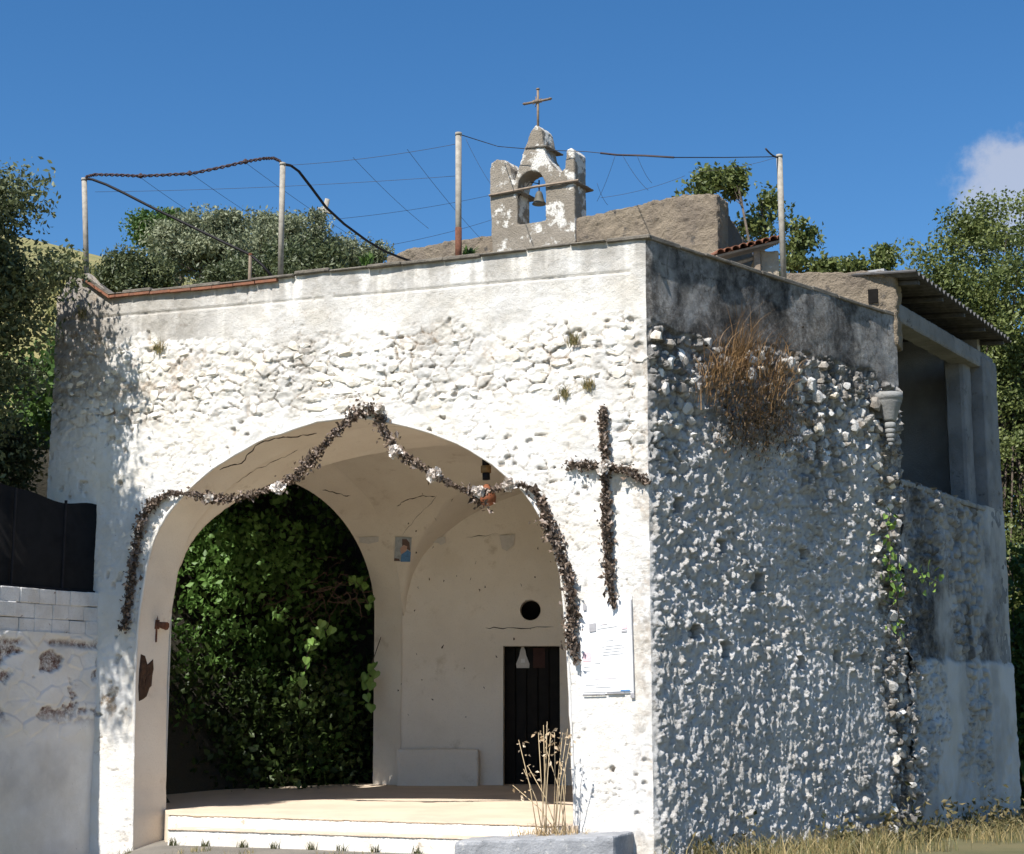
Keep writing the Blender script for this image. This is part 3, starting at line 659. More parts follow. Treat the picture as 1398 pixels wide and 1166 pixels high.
# grey kerb block beside the right pier
kb = MB(); ka = [facp(645, 1140, .62), facp(842, 1133, .62)]
kb.add([C + eL * .22 + nF * .62 + UP * -.5, C + eL * 1.85 + nF * .95 + UP * -.5, C + eL * 1.85 + nF * .52 + UP * -.5, C + eL * .22 + nF * -.03 + UP * -.5,
        C + eL * .22 + nF * .62 + UP * .28, C + eL * 1.85 + nF * .95 + UP * .20, C + eL * 1.85 + nF * .52 + UP * .21, C + eL * .22 + nF * -.03 + UP * .29],
       [(3, 2, 1, 0), (4, 5, 6, 7), (0, 1, 5, 4), (1, 2, 6, 5), (2, 3, 7, 6), (3, 0, 4, 7)])
kob = kb.build('kerb_block', 'kerb'); weather(kob, .03, .03, .2)
tag(kob, 'low grey stone kerb block at the foot of the right pier', 'kerb')

# ---- coping stones along both wall tops
g = random.Random(9); s = -.06
while s < 7.0:
    w = .42 + .2 * g.random(); w = min(w, 7.05 - s)
    o = C + eL * s - nF * .36 + UP * (float(top_f(np.array(s))) - .012 + .01 * g.random())
    cb = MB().box(o, eL * (w - .006), nF * (.40 + .03 * g.random()), UP * (.02 + .03 * g.random())); q = cb.build('coping_stone', 'coping', porch); bevel(q, .01, 1); s += w
s = .0
while s < 5.2:
    w = .45 + .25 * g.random(); w = min(w, 5.3 - s)
    o = C + eS * s - nS * .34 + UP * (float(top_s(np.array(s))) - .012 + .01 * g.random())
    q = MB().box(o, eS * (w - .006), nS * (.365 + .03 * g.random()), UP * (.035 + .025 * g.random())).build('coping_stone', 'coping', porch); bevel(q, .01, 1); s += w
# red tile edging under the coping at the left
for i in range(8):
    s = 4.62 + i * .30; q = MB().box(C + eL * s + nF * .0 + UP * (float(top_f(np.array(s))) - .045), eL * .292, nF * (.055 + .012 * g.random()), UP * .03).build('edge_tile', 'terracotta', porch)
for i in range(2):
    p0 = C + eL * (7.02 + .22 * i) + nF * .0 + UP * (6.62 + .15 * i); MB().box(p0, eL * .24 + UP * .16, nF * .06, UP * .035).build('edge_tile', 'terracotta', porch)
    MB().box(p0 + UP * .04 - nF * .2, eL * .25 + UP * .165, nF * .25, UP * .03).build('coping_stone', 'coping', porch)
# ---- cracks and stains with a shape of their own inside the porch
def crack(pts, wd, parent=porch, mat='tape', name='crack', off=None):
    v = []; f = []
    for i, p in enumerate(pts):
        a_ = pts[max(i - 1, 0)]; b_ = pts[min(i + 1, len(pts) - 1)]; d = np.array(b_) - np.array(a_); vw = np.array(p) - O; t_ = np.cross(d, vw); t_ /= np.linalg.norm(t_) + 1e-9
        w = wd * (.3 + 1.0 * g.random()) * (0.25 if i in (0, len(pts) - 1) else 1); v += [p + t_ * w, p - t_ * w]
    for i in range(len(pts) - 1): f.append((2 * i, 2 * i + 1, 2 * i + 3, 2 * i + 2))
    return mesh(name, v, f, mat, parent)
M['crackmat'] = flat_mat('crack_dirt', (.06, .045, .035), .95)  # dark brown wear colour of the crack strips themselves
bvh_cache = {}
from mathutils.bvhtree import BVHTree
def bvh(o):
    if o.name not in bvh_cache: bvh_cache[o.name] = BVHTree.FromPolygons([v.co for v in o.data.vertices], [tuple(p.vertices) for p in o.data.polygons])
    return bvh_cache[o.name]
surf = [o for o in porch.children if o.name in ('arch_reveal', 'vault', 'back_wall', 'side_arch_reveal')]
def hit(u, v, lift=.006):
    d = Vector(ray(u, v)).normalized(); best = None
    for o in surf:
        r = bvh(o).ray_cast(Vector(O), d)
        if r[0] is not None and (best is None or r[3] < best[3]): best = r
    if best is None: return None
    nn = best[1] if best[1].dot(d) < 0 else -best[1]
    return np.array(best[0] + nn * lift)
def px_crack(pp, wd, sub=6):
    pts = []
    for (u0, v0), (u1, v1) in zip(pp[:-1], pp[1:]):
        for k in range(sub):
            t = k / sub; p = hit(u0 + (u1 - u0) * t + g.uniform(-1, 1), v0 + (v1 - v0) * t + g.uniform(-1.2, 1.2))
            if p is not None: pts.append(p)
    if len(pts) > 2: crack(pts, wd, porch, 'crackmat')
px_crack([(300, 640), (330, 631), (352, 605), (380, 597), (400, 597), (440, 588)], .008)
px_crack([(322, 660), (350, 640), (385, 625), (410, 612)], .0035)
px_crack([(541, 690), (556, 682), (578, 677), (597, 677)], .006)
px_crack([(597, 677), (570, 705), (545, 735)], .0025)
px_crack([(440, 668), (470, 676), (480, 676)], .006)
px_crack([(662, 857), (700, 858), (768, 855)], .006)
px_crack([(636, 733), (690, 729)], .004)
for _ in range(46):
    u = g.uniform(540, 770); v = g.uniform(600, 1000); p = hit(u, v)
    if p is None: continue
    px_crack([(u, v), (u + g.uniform(-4, 4), v + g.uniform(2, 8))], .006 + .008 * g.random(), 3)

# ------------------------------------------------------------------ chapel behind, belfry, bell, cross
chapel = thing('chapel', 'tan rendered chapel wall with a small weathered bell gable rising behind the porch', 'chapel')
def chp(u, v, off=0.): p = onplane(u, v, P0 + nC * off, nC); return p
def ch2(u, v): p = chp(u, v); return float(np.dot(p - P0, eC)), float(p[2])
cw = MB(); xl, xr = -3.1, 3.24
wv = []
zt = [(-3.1, 9.28), (-2.6, 9.33), (-1.9, 9.36), (-1.0, 9.33), (0, 9.30), (1.1, 9.36), (2.2, 9.42), (2.9, 9.40), (3.24, 9.34)]
n_ = len(zt)
v = [P0 + eC * x + UP * 5.0 for x, z in zt] + [P0 + eC * x + UP * z for x, z in zt]
v += [p - nC * .45 for p in v]
f = [(i, i + 1, n_ + i + 1, n_ + i) for i in range(n_ - 1)] + [(2 * n_ + i + 1, 2 * n_ + i, 3 * n_ + i, 3 * n_ + i + 1) for i in range(n_ - 1)]
f += [(n_ + i, n_ + i + 1, 3 * n_ + i + 1, 3 * n_ + i) for i in range(n_ - 1)] + [(i + 1, i, 2 * n_ + i, 2 * n_ + i + 1) for i in range(n_ - 1)]
f += [(n_ - 1, 3 * n_ - 1, 4 * n_ - 1, 2 * n_ - 1), (0, n_, 3 * n_, 2 * n_)]
weather(mesh('front_wall', v, f, 'tan', chapel), .045, .09, .3, .05)
# right flank: top falls away from the camera
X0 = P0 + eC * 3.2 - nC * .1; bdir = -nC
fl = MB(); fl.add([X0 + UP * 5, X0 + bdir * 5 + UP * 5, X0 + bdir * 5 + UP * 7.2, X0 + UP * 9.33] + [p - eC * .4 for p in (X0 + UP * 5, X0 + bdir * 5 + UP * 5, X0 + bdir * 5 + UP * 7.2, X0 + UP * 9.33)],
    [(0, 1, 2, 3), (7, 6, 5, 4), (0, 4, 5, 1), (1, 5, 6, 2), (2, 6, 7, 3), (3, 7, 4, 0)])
M['flank'] = stone_mat('dark_flank', (.13, .11, .09), (.09, .08, .07), None, 3, bd=.03)  # flank coloured darker than the tan front wall
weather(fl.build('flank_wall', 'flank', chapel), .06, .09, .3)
MB().box(P0 + eC * -3.0 - nC * .3 + UP * 5, eC * 6.0, -nC * 5, UP * 2.6).build('roof', 'terracotta', chapel)
# back part of the porch roof joins the chapel
MB().prism([(K + V3(-.3, .4))[:2], (R1 + V3(.5, .4))[:2], (P0 + eC * 3.0 - nC * .2)[:2], (P0 + eC * -3.0 - nC * .2)[:2]], 0, 5.6).build('lower_wall', 'tan', chapel)
# belfry outline traced on the chapel front plane
BO = [(675, 352), (672, 290), (671, 236), (673, 225), (680, 219), (692, 220), (699, 230), (701, 247), (705, 247), (711, 228), (716, 212), (722, 196), (727, 180), (734, 171), (741, 178), (744, 196), (747, 214), (755, 228), (767, 237), (774, 231), (776, 207), (782, 203), (786, 208), (787, 290), (788, 352)]
BH = [(709, 308), (709, 258), (710, 249), (716, 240), (724, 235), (733, 234), (740, 238), (746, 249), (747, 262), (748, 302)]
bm = bmesh.new()
def loop2(pts):
    vs = []
    for u, v_ in pts:
        x, z = ch2(u, v_); vs.append(bm.verts.new((P0 + eC * x + UP * z + nC * .06).tolist()))
    return [bm.edges.new((vs[i], vs[(i + 1) % len(vs)])) for i in range(len(vs))]
ed = loop2(BO) + loop2(BH)
bmesh.ops.triangle_fill(bm, edges=ed, use_beauty=True, use_dissolve=False)
r_ = bmesh.ops.extrude_face_region(bm, geom=bm.faces[:]); bmesh.ops.translate(bm, verts=[x for x in r_['geom'] if isinstance(x, bmesh.types.BMVert)], vec=Vector(-nC * .40))
bmesh.ops.recalc_face_normals(bm, faces=bm.faces)
me = bpy.data.meshes.new('bell_gable'); bm.to_mesh(me); bm.free(); me.materials.append(M['belfry'])
bg_ = link(bpy.data.objects.new('bell_gable', me), chapel); weather(bg_, .02, .022, .25, .012); bg_['label'] = 'arched bell gable with two side horns, patchy white render'
# string courses
def band(u0, v0, u1, v1, th_=.035):
    p, q = chp(u0, v0, .085), chp(u1, v1, .085); d = q - p
    o = MB().box(p, d, -nC * .56, UP * th_).build('string_course', 'coping', chapel); weather(o, .014, .02, .12)
band(671, 268, 712, 263); band(747, 258, 788, 249); band(716, 203, 746, 200)
tb_ = MB().tube([chp(668, 267, .1), chp(730, 255, .1), chp(790, 246, .1)], .022, 7).build('tie_bar', 'timber', chapel)
xb = chp(734.5, 176, -.18)
cr = MB(); zt_ = float(chp(734, 122, -.18)[2]); cr.tube([xb + UP * -.15, V3(xb[0], xb[1], zt_)], [.022, .02], 7)
cl, crr = chp(716, 142, -.18), chp(751, 135, -.18); cr.tube([cl, crr], .022, 7)
cz_ = (cl + crr) / 2
for aa_ in range(8):
    an = aa_ * math.pi / 4 + .39; cr.tube([cz_, cz_ + eC * .10 * math.cos(an) + UP * .10 * math.sin(an)], [.014, .005], 5)
cr.lathe(cz_ - UP * .04, [(.01, 0), (.05, .02), (.05, .06), (.01, .08)], 8)
for e_ in (cl, crr, V3(xb[0], xb[1], zt_)): cr.lathe(e_ - UP * .025, [(.005, 0), (.034, .02), (.034, .035), (.005, .05)], 6)
cr.build('iron_cross', flat_mat('rusty_iron_cross', (.24, .18, .13), .8, .2, .4, 20), chapel, True)
bell = thing('bell', 'small dull bronze bell hanging in the arch of the bell gable', 'bell')
bo = chp(736, 258, -.16); bz = float(chp(738, 279, -.16)[2]); bo[2] = bz
MB().lathe(bo, [(.11, 0), (.12, .01), (.092, .05), (.072, .12), (.06, .18), (.04, .22), (.015, .23)], 18).build('bell_body', 'bronze', bell, True)
MB().tube([bo + UP * .21, bo + UP * .42], .014, 6).build('hanger', 'wire', bell)
MB().tube([bo + UP * .36, bo + UP * .38 + eC * -.12 + nC * .1, bo + UP * .10 + eC * -.30 + nC * .2], .009, 5).build('bell_rope', 'cable', bell)

# ------------------------------------------------------------------ stair hut with tiled roof on the terrace
hut = thing('stair_hut', 'little rendered hut with a red tiled roof and timber post behind the parapet', 'hut')
HY = 22.6
def hp(u, v, Y=HY): return atY(u, v, Y)
hw = hp(1036, 341); hw2 = hp(1064, 338)
hb = MB().box(V3(hw[0], HY, 6.2), V3(hw2[0] - hw[0], .0), V3(.0, 1.3), UP * (hw[2] - 6.2)).build('hut_wall', stone_mat('hut_render', (.42, .35, .26), (.34, .28, .21), (.6, .55, .47), 3, bd=.02), hut); weather(hb, .03, .05, .2)
pp_ = hp(1034, 345); MB().box(V3(pp_[0] - .06, HY - .08, 6.2), V3(.085, 0), V3(0, .09), UP * (pp_[2] - 6.2)).build('post', 'timber', hut)
rl = hp(976, 349); rr_ = hp(1068, 327)
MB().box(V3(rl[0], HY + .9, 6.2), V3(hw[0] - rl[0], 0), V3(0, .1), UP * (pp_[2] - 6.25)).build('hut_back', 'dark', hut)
MB().tube([hp(985, 366), hp(1034, 351)], .03, 5).build('rail', 'timber', hut)
slope = (rr_[2] - rl[2]) / (rr_[0] - rl[0]); nt_ = 9; wT = (rr_[0] - rl[0]) / nt_
MB().box(V3(rl[0], HY - .2, rl[2] - .075), V3(rr_[0] - rl[0], 0, rr_[2] - rl[2]), V3(0, 1.7, .35), UP * .03).build('roof_boards', 'timber', hut)
tv = []; tf = []
for k in range(9):
    a_ = math.pi * k / 8
    for y_, sc in ((0, 1.), (.42, .82)):
        for rr2 in (1., .84): tv.append((-math.cos(a_) * wT * .56 * sc * rr2, y_, math.sin(a_) * .055 * sc * rr2))
for k in range(8):
    b_ = k * 4; tf += [(b_, b_ + 2, b_ + 6, b_ + 4), (b_ + 1, b_ + 5, b_ + 7, b_ + 3), (b_, b_ + 4, b_ + 5, b_ + 1)]
tme = bpy.data.meshes.new('roof_tile'); tme.from_pydata(tv, [], tf); tme.materials.append(M['terracotta'])
for r3 in range(4):
    for i in range(nt_):
        o = bpy.data.objects.new('roof_tile', tme); x = rl[0] + (i + .5) * wT
        o.location = (x, HY - .25 + r3 * .38, rl[2] + slope * (x - rl[0]) - .04 + r3 * .38 * .2 + .012 * g.random()); o.rotation_euler = (R(11.5), -math.atan(slope), R(g.uniform(-3, 3))); link(o, hut)

# ------------------------------------------------------------------ loggia bay on the right
bay = thing('loggia_annex', 'grey annex with an open loggia under a corrugated overhanging roof', 'annex')
def byp(t, z, off=0.): return Ep + eB * t + nB * off + UP * z
BL = 4.55
ns_ = 220; nz_ = 250; s2, z2 = np.meshgrid(np.linspace(-.02, BL, ns_), np.linspace(-.8, 4.52, nz_))
z2 = np.where(z2 > 4.4, z2 + .04 * (fbm(s2 * 3, s2 * 0 + 3) - .5), z2)
wx = s2 / .16; wz = z2 / .15; f1, f2, idr = worley(wx + 30, wz + 60); stn_ = ss(0, .35, f2 - f1) * idr
rub = ss(.48, .58, fbm(s2 * .8 + 2, z2 * .5 + 31)) ; rub2 = rub * ss(3.6, 3.2, s2)
hB = .06 * (fbm(s2, z2) - .5) + rub2 * (.09 * stn_ - .03) + .05 * (fbm(s2 * 8, z2 * 7, 5) - .5) * (.35 + ss(.45, .6, fbm(s2 * 1.1 + 9, z2 * .6)))
low = ss(2.22, 2.12, z2 + .15 * (fbm(s2 * 3 + 3, z2 * 3) - .5)); hB = hB + .035 * low
rs = ss(3.62, 3.7, s2); hB = hB + .06 * rs
st_ = (1 - low) * (.45 + .55 * ss(.35, .6, fbm(s2 * 2 + 8, z2 * .9 + 3))) * (1 - .35 * rs)
dg = np.exp(-((s2 - 1.3 - (4.5 - z2) * .42) / .32) ** 2) * (z2 > 2.2); st_ = st_ * (1 - .75 * dg); hB = hB + .02 * dg * stn_
g1, g2, idg, tg_ = worley(s2 / .085 + 12, z2 / .10 + 90, True); kn = ss(.42, .58, fbm(s2 * 1.0 + 19, z2 * .7 + 5)) * ss(3.7, 3.4, s2)
hB = hB + kn * .05 * ss(0, .15, g2 - g1) * (ss(.3, .95, idg) + 1.4 * tg_)
ex_ = np.clip(.8 * kn * ss(.10, .0, g2 - g1) + .7 * dg * ss(.4, .6, fbm(s2 * 4, z2 * 4)) + .4 * rub2 * ss(.2, 0, f2 - f1) + .75 * ss(.5, 0.1, s2) * ss(.35, .55, fbm(s2 * 4, z2 * 2 + 9)), 0, 1)
st_ = np.maximum(st_, .28 * ss(.45, .62, fbm(s2 * 1.2 + 50, z2 * .9)))
PBy = Ep + s2[..., None] * eB + z2[..., None] * UP + hB[..., None] * nB
ii, jj = np.meshgrid(np.arange(ns_ - 1), np.arange(nz_ - 1)); a = (jj * ns_ + ii).ravel()
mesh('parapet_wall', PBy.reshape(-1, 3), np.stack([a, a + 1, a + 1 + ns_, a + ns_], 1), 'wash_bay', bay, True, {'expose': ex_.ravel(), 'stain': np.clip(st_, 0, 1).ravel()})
weather(MB().box(byp(0, -.5, -.36), eB * BL, nB * .33, UP * 5.0).build('parapet_core', 'cement', bay), .06, .04, .3)
weather(MB().box(byp(0, 4.44, -.36), eB * 3.7, nB * .40, UP * .07).build('sill', 'cement', bay), .03, .03, .2)
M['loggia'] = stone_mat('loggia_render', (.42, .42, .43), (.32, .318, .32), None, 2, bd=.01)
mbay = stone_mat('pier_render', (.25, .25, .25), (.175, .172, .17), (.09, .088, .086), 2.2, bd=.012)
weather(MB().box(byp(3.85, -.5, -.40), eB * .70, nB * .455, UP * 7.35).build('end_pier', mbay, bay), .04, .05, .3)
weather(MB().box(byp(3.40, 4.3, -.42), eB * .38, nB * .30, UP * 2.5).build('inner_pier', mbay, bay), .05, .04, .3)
weather(MB().box(byp(.05, 6.68, -.32), eB * 4.5, nB * .34, UP * .26).build('beam', mbay, bay), .04, .03, .3)
MB().box(byp(-.6, -.2, -2.6), eB * 5.2, nB * .15, UP * 7.72).build('inner_wall', M['loggia'], bay)
MB().box(byp(4.45, 3.0, -2.6), eB * .15, nB * 2.4, UP * 4.42).build('end_wall', M['loggia'], bay)
MB().box(byp(-.3, 2.8, -2.6), eB * 5.0, nB * 2.5, UP * .15).build('loggia_floor', M['loggia'], bay)
MB().box(byp(.15, 2.8, -2.6), eB * .12, nB * 2.45, UP * 4.62).build('near_end_wall', 'loggia', bay)
# corrugated sheet
A = atY(1250, 371, 21.05); A2 = atY(1381, 466, 25.35); zr0, zr1 = A[2], A2[2]
a0 = A; dr_ = A2 - A; inw = -nB * 3.0 + UP * .25; ncor = 26; npc = 8; cv = []; cf = []
for k in range(ncor * npc + 1):
    t = k / (ncor * npc); w_ = .035 * math.sin(2 * math.pi * k / npc)
    for q in (0, 1):
        for th_ in (0, .012): cv.append(a0 + dr_ * t + inw * q + UP * (w_ + th_))
for k in range(ncor * npc):
    b_ = k * 4; cf += [(b_, b_ + 2, b_ + 6, b_ + 4), (b_ + 1, b_ + 5, b_ + 7, b_ + 3), (b_, b_ + 4, b_ + 5, b_ + 1)]
mesh('corrugated_roof', cv, cf, 'sheeting', bay, False)
for i in range(5):
    p = a0 + dr_ * (.06 + .22 * i) - UP * .10; MB().box(p + inw * .02, dr_ / np.linalg.norm(dr_) * .07, inw * .9, UP * .05).build('rafter', 'sheeting', bay)
# sunlit block wall on the terrace beside the roof
bwk = thing('terrace_block_wall', 'short sunlit tan masonry wall on the terrace beside the corrugated roof', 'wall')
q = MB().box(Ep + UP * 6.3 + nF * .02 - eL * .06, eL * 1.55, -nF * .45, UP * 1.02)
for i_ in (5, 6): q.v[i_] = tuple(np.array(q.v[i_]) + UP * .13)
weather(q.build('masonry', 'tan', bwk), .03, .06, .2, .03)
MB().box(Ep + UP * 6.9 + nF * .05 + eL * .18, eL * .13, -nF * .1, UP * .19).build('putlog_hole', 'dark', bwk)
# end pier of the side wall (vertical plaster strip)
weather(MB().box(Ep + UP * -.6 - eS * .35 - nS * .42, eS * .40, nS * .40, UP * 7.3).build('end_pier', mbay, porch), .04, .05, .25)
# concrete rain hopper
hop = thing('rain_hopper', 'grey concrete funnel-shaped rain hopper at the far end of the side wall', 'hopper')
ho = onplane(1215, 575, C + nS * .16, nS)
MB().lathe(ho, [(.075, 0), (.085, .02), (.15, .22), (.165, .25), (.165, .28), (.175, .285), (.175, .36), (.15, .37), (.10, .30)], 20).build('funnel', 'cement', hop, True)
for i, (r_a, h_a) in enumerate(((.075, .075), (.066, .065), (.058, .06), (.05, .05), (.035, .05))):
    z_ = -.02 - sum((.075, .065, .06, .05, .05)[:i + 1]) ; MB().lathe(ho + UP * z_, [(r_a * .85, 0), (r_a, .008), (r_a, h_a - .012), (r_a * .85, h_a)], 14).build('pipe_ring', 'cement', hop, True)
MB().box(ho - nS * .25 + UP * .05 - eS * .05, eS * .1, nS * .25, UP * .12).build('bracket', 'cement', hop)

# ------------------------------------------------------------------ left boundary wall and black sheet fence
bwl = thing('boundary_wall', 'stained whitewashed block wall running up to the left pier', 'wall')
W0 = V3(-5.0, 20.16); eW = V3(-.524, -.852); nW = V3(.852, -.524); WL = 5.2
def wp(d, z, off=0.): return W0 + eW * d + nW * off + UP * z
ny_ = 330; nz_ = 230; y2, z2 = np.meshgrid(np.linspace(-.35, WL, ny_), np.linspace(-.9, 2.42, nz_))
f1, f2, idr = worley(y2 / .3 + 9, z2 / .2 + 77)
sm_ = ss(1.05, 1.3, z2 + .15 * (fbm(y2 * 2, z2 * 0 + 3) - .5))
hW = .04 * (fbm(y2, z2 + 40) - .5) + .02 * (fbm(y2 * 7, z2 * 7, 5) - .5) * (.3 + .7 * sm_)
hW = hW + sm_ * (.02 * ss(0, .1, f2 - f1) * idr)
fb_ = fbm(y2 * 2.6 + 5, z2 * 3.4 + 14, 5)
scar = ss(.54, .60, fb_) * ss(1.3, 1.55, z2) * ss(2.5, 2.3, z2)
scar = np.maximum(scar, ss(.07, .0, abs(z2 - 2.30 - .05 * (fbm(y2 * 3, y2 * 0) - .5))) * ss(.42, .55, fbm(y2 * 2 + 9, z2 * 2))); hW = hW - .03 * scar
PW = W0 + y2[..., None] * eW + z2[..., None] * UP + hW[..., None] * nW; ii, jj = np.meshgrid(np.arange(ny_ - 1), np.arange(nz_ - 1)); a = (jj * ny_ + ii).ravel()
M['wash_bound'] = wash_mat('whitewash_boundary', (.80, .78, .75), (.20, .11, .085), (.42, .41, .40))
wob = mesh('wall_face', PW.reshape(-1, 3), np.stack([a, a + 1, a + 1 + ny_, a + ny_], 1), 'wash_bound', bwl, True, {'expose': np.clip(scar, 0, 1).ravel(), 'stain': (.45 * (1 - sm_) + .25 * ss(.45, .65, fbm(y2 * 1.3 + 3, z2 * 1.3))).ravel()})
MB().box(wp(-.3, -.9, -.36), eW * (WL + .3), nW * .30, UP * 3.3).build('wall_core', 'cement', bwl)
M['wash_block'] = stone_mat('limewashed_block', (.78, .76, .73), (.66, .62, .57), (.30, .22, .17), 3.5, bd=.02, spot_lo=.62, spot_hi=.68, grain=.5)
for r3 in range(3):                                   # top courses of blocks
    d = -.3 + .13 * (r3 % 2)
    while d < WL - .1:
        w = .22 + .09 * g.random(); q = MB().box(wp(d, 2.40 + r3 * .175 + .003, -.32), eW * (min(w, WL - d) - .004 * g.random()), nW * (.31 + .02 * g.random()) + UP * .006 * g.uniform(-1, 1), UP * (.171 + .004 * g.random())).build('block', 'wash_block', bwl); bevel(q, .012, 2); d += w
fen = thing('sheet_fence', 'black sheet fence panel standing on the boundary wall', 'fence')
fy = np.linspace(.02, WL, 60); sv = []; sf = []
for i, y in enumerate(fy):
    topz = 3.97 + .035 * math.sin(y * 3.2 + 2) + .02 * math.sin(y * 7.1) + .09 * min(y, 2.0)
    xo = .018 * math.sin(y * 3.3)
    for dz_, oo in ((2.9, xo - .10), (topz, xo * 1.4 - .10), (topz, xo * 1.4 - .115), (2.9, xo - .115)): sv.append(wp(y, dz_, oo))
for i in range(len(fy) - 1):
    b_ = i * 4; sf += [(b_, b_ + 4, b_ + 5, b_ + 1), (b_ + 1, b_ + 5, b_ + 6, b_ + 2), (b_ + 2, b_ + 6, b_ + 7, b_ + 3)]
mesh('sheet', sv, sf, 'sheet', fen, True)
for y in (.03, .62, 1.4, 2.6, 3.8, 5.0): MB().tube([wp(y, 2.85, -.075), wp(y, 3.96 + .09 * min(y, 2), -.075)], .018, 8).build('post', 'cable', fen)
MB().tube([wp(.0, 2.94, -.08), wp(WL, 2.94, -.08)], .018, 6).build('bottom_rail', 'cable', fen)

# ------------------------------------------------------------------ poles and wires on the terrace
def pole(u0, v0, u1, v1, base, rad, label, rusty=False):
    t = thing('metal_pole', label, 'pole', 'pergola poles on the parapet')
    b_, p_ = base(u1, v1), base(u0, v0); b_ = b_ - UP * .12
    MB().tube([b_, p_], rad, 12).build('pole_tube', 'galv', t, True)
    if rusty: MB().tube([b_, b_ + (p_ - b_) * .3], rad + .003, 12).build('rusty_sleeve', 'rust', t, True)
    MB().tube([p_ - UP * .02, p_ + UP * .015], rad + .004, 12).build('cap', 'galv', t, True)
    return p_
fp = lambda u, v: facp(u, v, -.16)
sp = lambda u, v: onplane(u, v, C - nS * .16, nS)
pA = pole(115, 245, 119, 374, fp, .035, 'grey pole on the broken left end of the parapet')
pB = pole(386, 224, 383, 374, fp, .035, 'grey pole on the parapet next to the short wooden stake')
pC = pole(626, 183, 626, 353, fp, .036, 'tall pole with rusty foot in front of the chapel wall', True)
pD = pole(1064, 213, 1070, 380, sp, .038, 'rust-streaked pole on the dark side wall by the tiled hut')
stk = thing('wooden_stake', 'short wooden stake on the parapet holding the black cable', 'stake')
MB().tube([fp(341, 378) - UP * .1, fp(342, 348)], .022, 8).build('stake_post', 'timber', stk)
MB().tube([fp(342, 349), fp(342, 346)], .026, 8).build('stake_top', 'rust', stk)
def sag(a, b, s_, n=16):
    return [a + (b - a) * t - UP * (s_ * 4 * t * (1 - t)) for t in np.linspace(0, 1, n)]
def wire(pts, r_, mat, label, grp=None, name='wire'):
    o = MB().tube(pts, r_, 6).build(name, mat, None, True); return tag(o, label, 'wire' if name == 'wire' else name, grp)
cat = [fp(*q) for q in [(115, 246), (119, 241), (130, 238.5), (160, 239), (190, 240.5), (225, 239), (262, 237), (300, 229), (335, 221), (360, 216.5), (374, 216), (382, 220), (386, 225)]]
cord = thing('barbed_cord', 'twisted rusty cord strung between the two left poles', 'cord')
o = MB()
tw = []
for i in range(len(cat) - 1):
    for k in range(10): tw.append(cat[i] + (cat[i + 1] - cat[i]) * k / 10)
tw = np.array(tw)
for ph in (0, math.pi): o.tube([p + UP * .014 * math.sin(i * 1.3 + ph) + nF * .014 * math.cos(i * 1.3 + ph) for i, p in enumerate(tw)], .011, 5)
o.build('strand', 'vinecord', cord)
for u, v in ((192, 240.5), (259, 237), (335, 221)): MB().lathe(fp(u, v) - UP * .03, [(.008, 0), (.035, .02), (.03, .05), (.008, .07)], 8).build('knot', 'vinecord', cord)
cabA = [fp(*q) for q in [(116, 244), (126, 245), (145, 252), (170, 264), (205, 282), (240, 299), (275, 316), (310, 333), (342, 348), (358, 362), (372, 378)]]
wire(cabA, .017, 'cable', 'black cable sagging from the left pole down past the stake', None, 'cable')
cabB = [facp(u, v, -.16 - d) for u, v, d in [(386, 224, 0), (397, 226, .1), (408, 234, .3), (425, 256, .6), (445, 283, 1.0), (470, 306, 1.5), (500, 328, 2.1), (523, 342, 2.6), (545, 351, 3.0), (562, 357, 3.2)]]
wire(cabB, .018, 'cable', 'black cable running from the second pole down to the chapel wall', None, 'cable')
wr = [((190, 241), (330, 330), .2, 3.5, 'thin wire slanting down from the first knot of the twisted cord'), ((262, 238), (430, 345), .2, 4.5, 'thin wire slanting down from the middle knot of the twisted cord'), ((335, 222), (525, 350), .2, 5.5, 'thin wire slanting from the third cord knot towards the chapel wall'),
      ((482, 215), (585, 312), 1.5, 5., 'thin free-hanging wire slanting above the left end of the chapel wall'), ((556, 204), (660, 330), 1.5, 6, 'thin wire slanting down just behind the rusty-footed pole'), ((386, 226), (626, 196), .16, .16, 'thin wire from the second pole top to the rusty-footed pole'),
      ((130, 262), (626, 240), 1.5, 2.0, 'long thin wire running behind both left poles to the rusty-footed pole'), ((450, 300), (672, 266), 3.0, 6., 'thin wire from the leaning utility pole towards the bell gable band'), ((500, 340), (672, 300), 3.0, 6., 'lowest thin wire just above the chapel wall left of the bell gable')]
for (u0, v0), (u1, v1), d0, d1, lab in wr: wire(sag(facp(u0, v0, -d0), facp(u1, v1, -d1), .04), .0028, 'wire', lab, 'pergola wires')
M['wire2'] = M['wire']
wire([pC] + [chp(u, v, .25) for u, v in [(680, 200), (716, 203)]], .006, 'wire', 'wire from the rusty-footed pole to the pinnacle of the bell gable')
wire([chp(747, 205, .2), chp(800, 207, .1), chp(840, 211, .0)] + [sp(u, v) for u, v in [(920, 215), (990, 215), (1062, 214)]], .006, 'wire', 'wire from the bell gable across to the pole by the tiled hut')
wire([chp(820, 209, 0), chp(842, 211.5, 0), chp(880, 212.5, -.0), chp(920, 215, .0)], .017, 'vinecord', 'thick dark cord length on the wire right of the bell gable', None, 'cord')
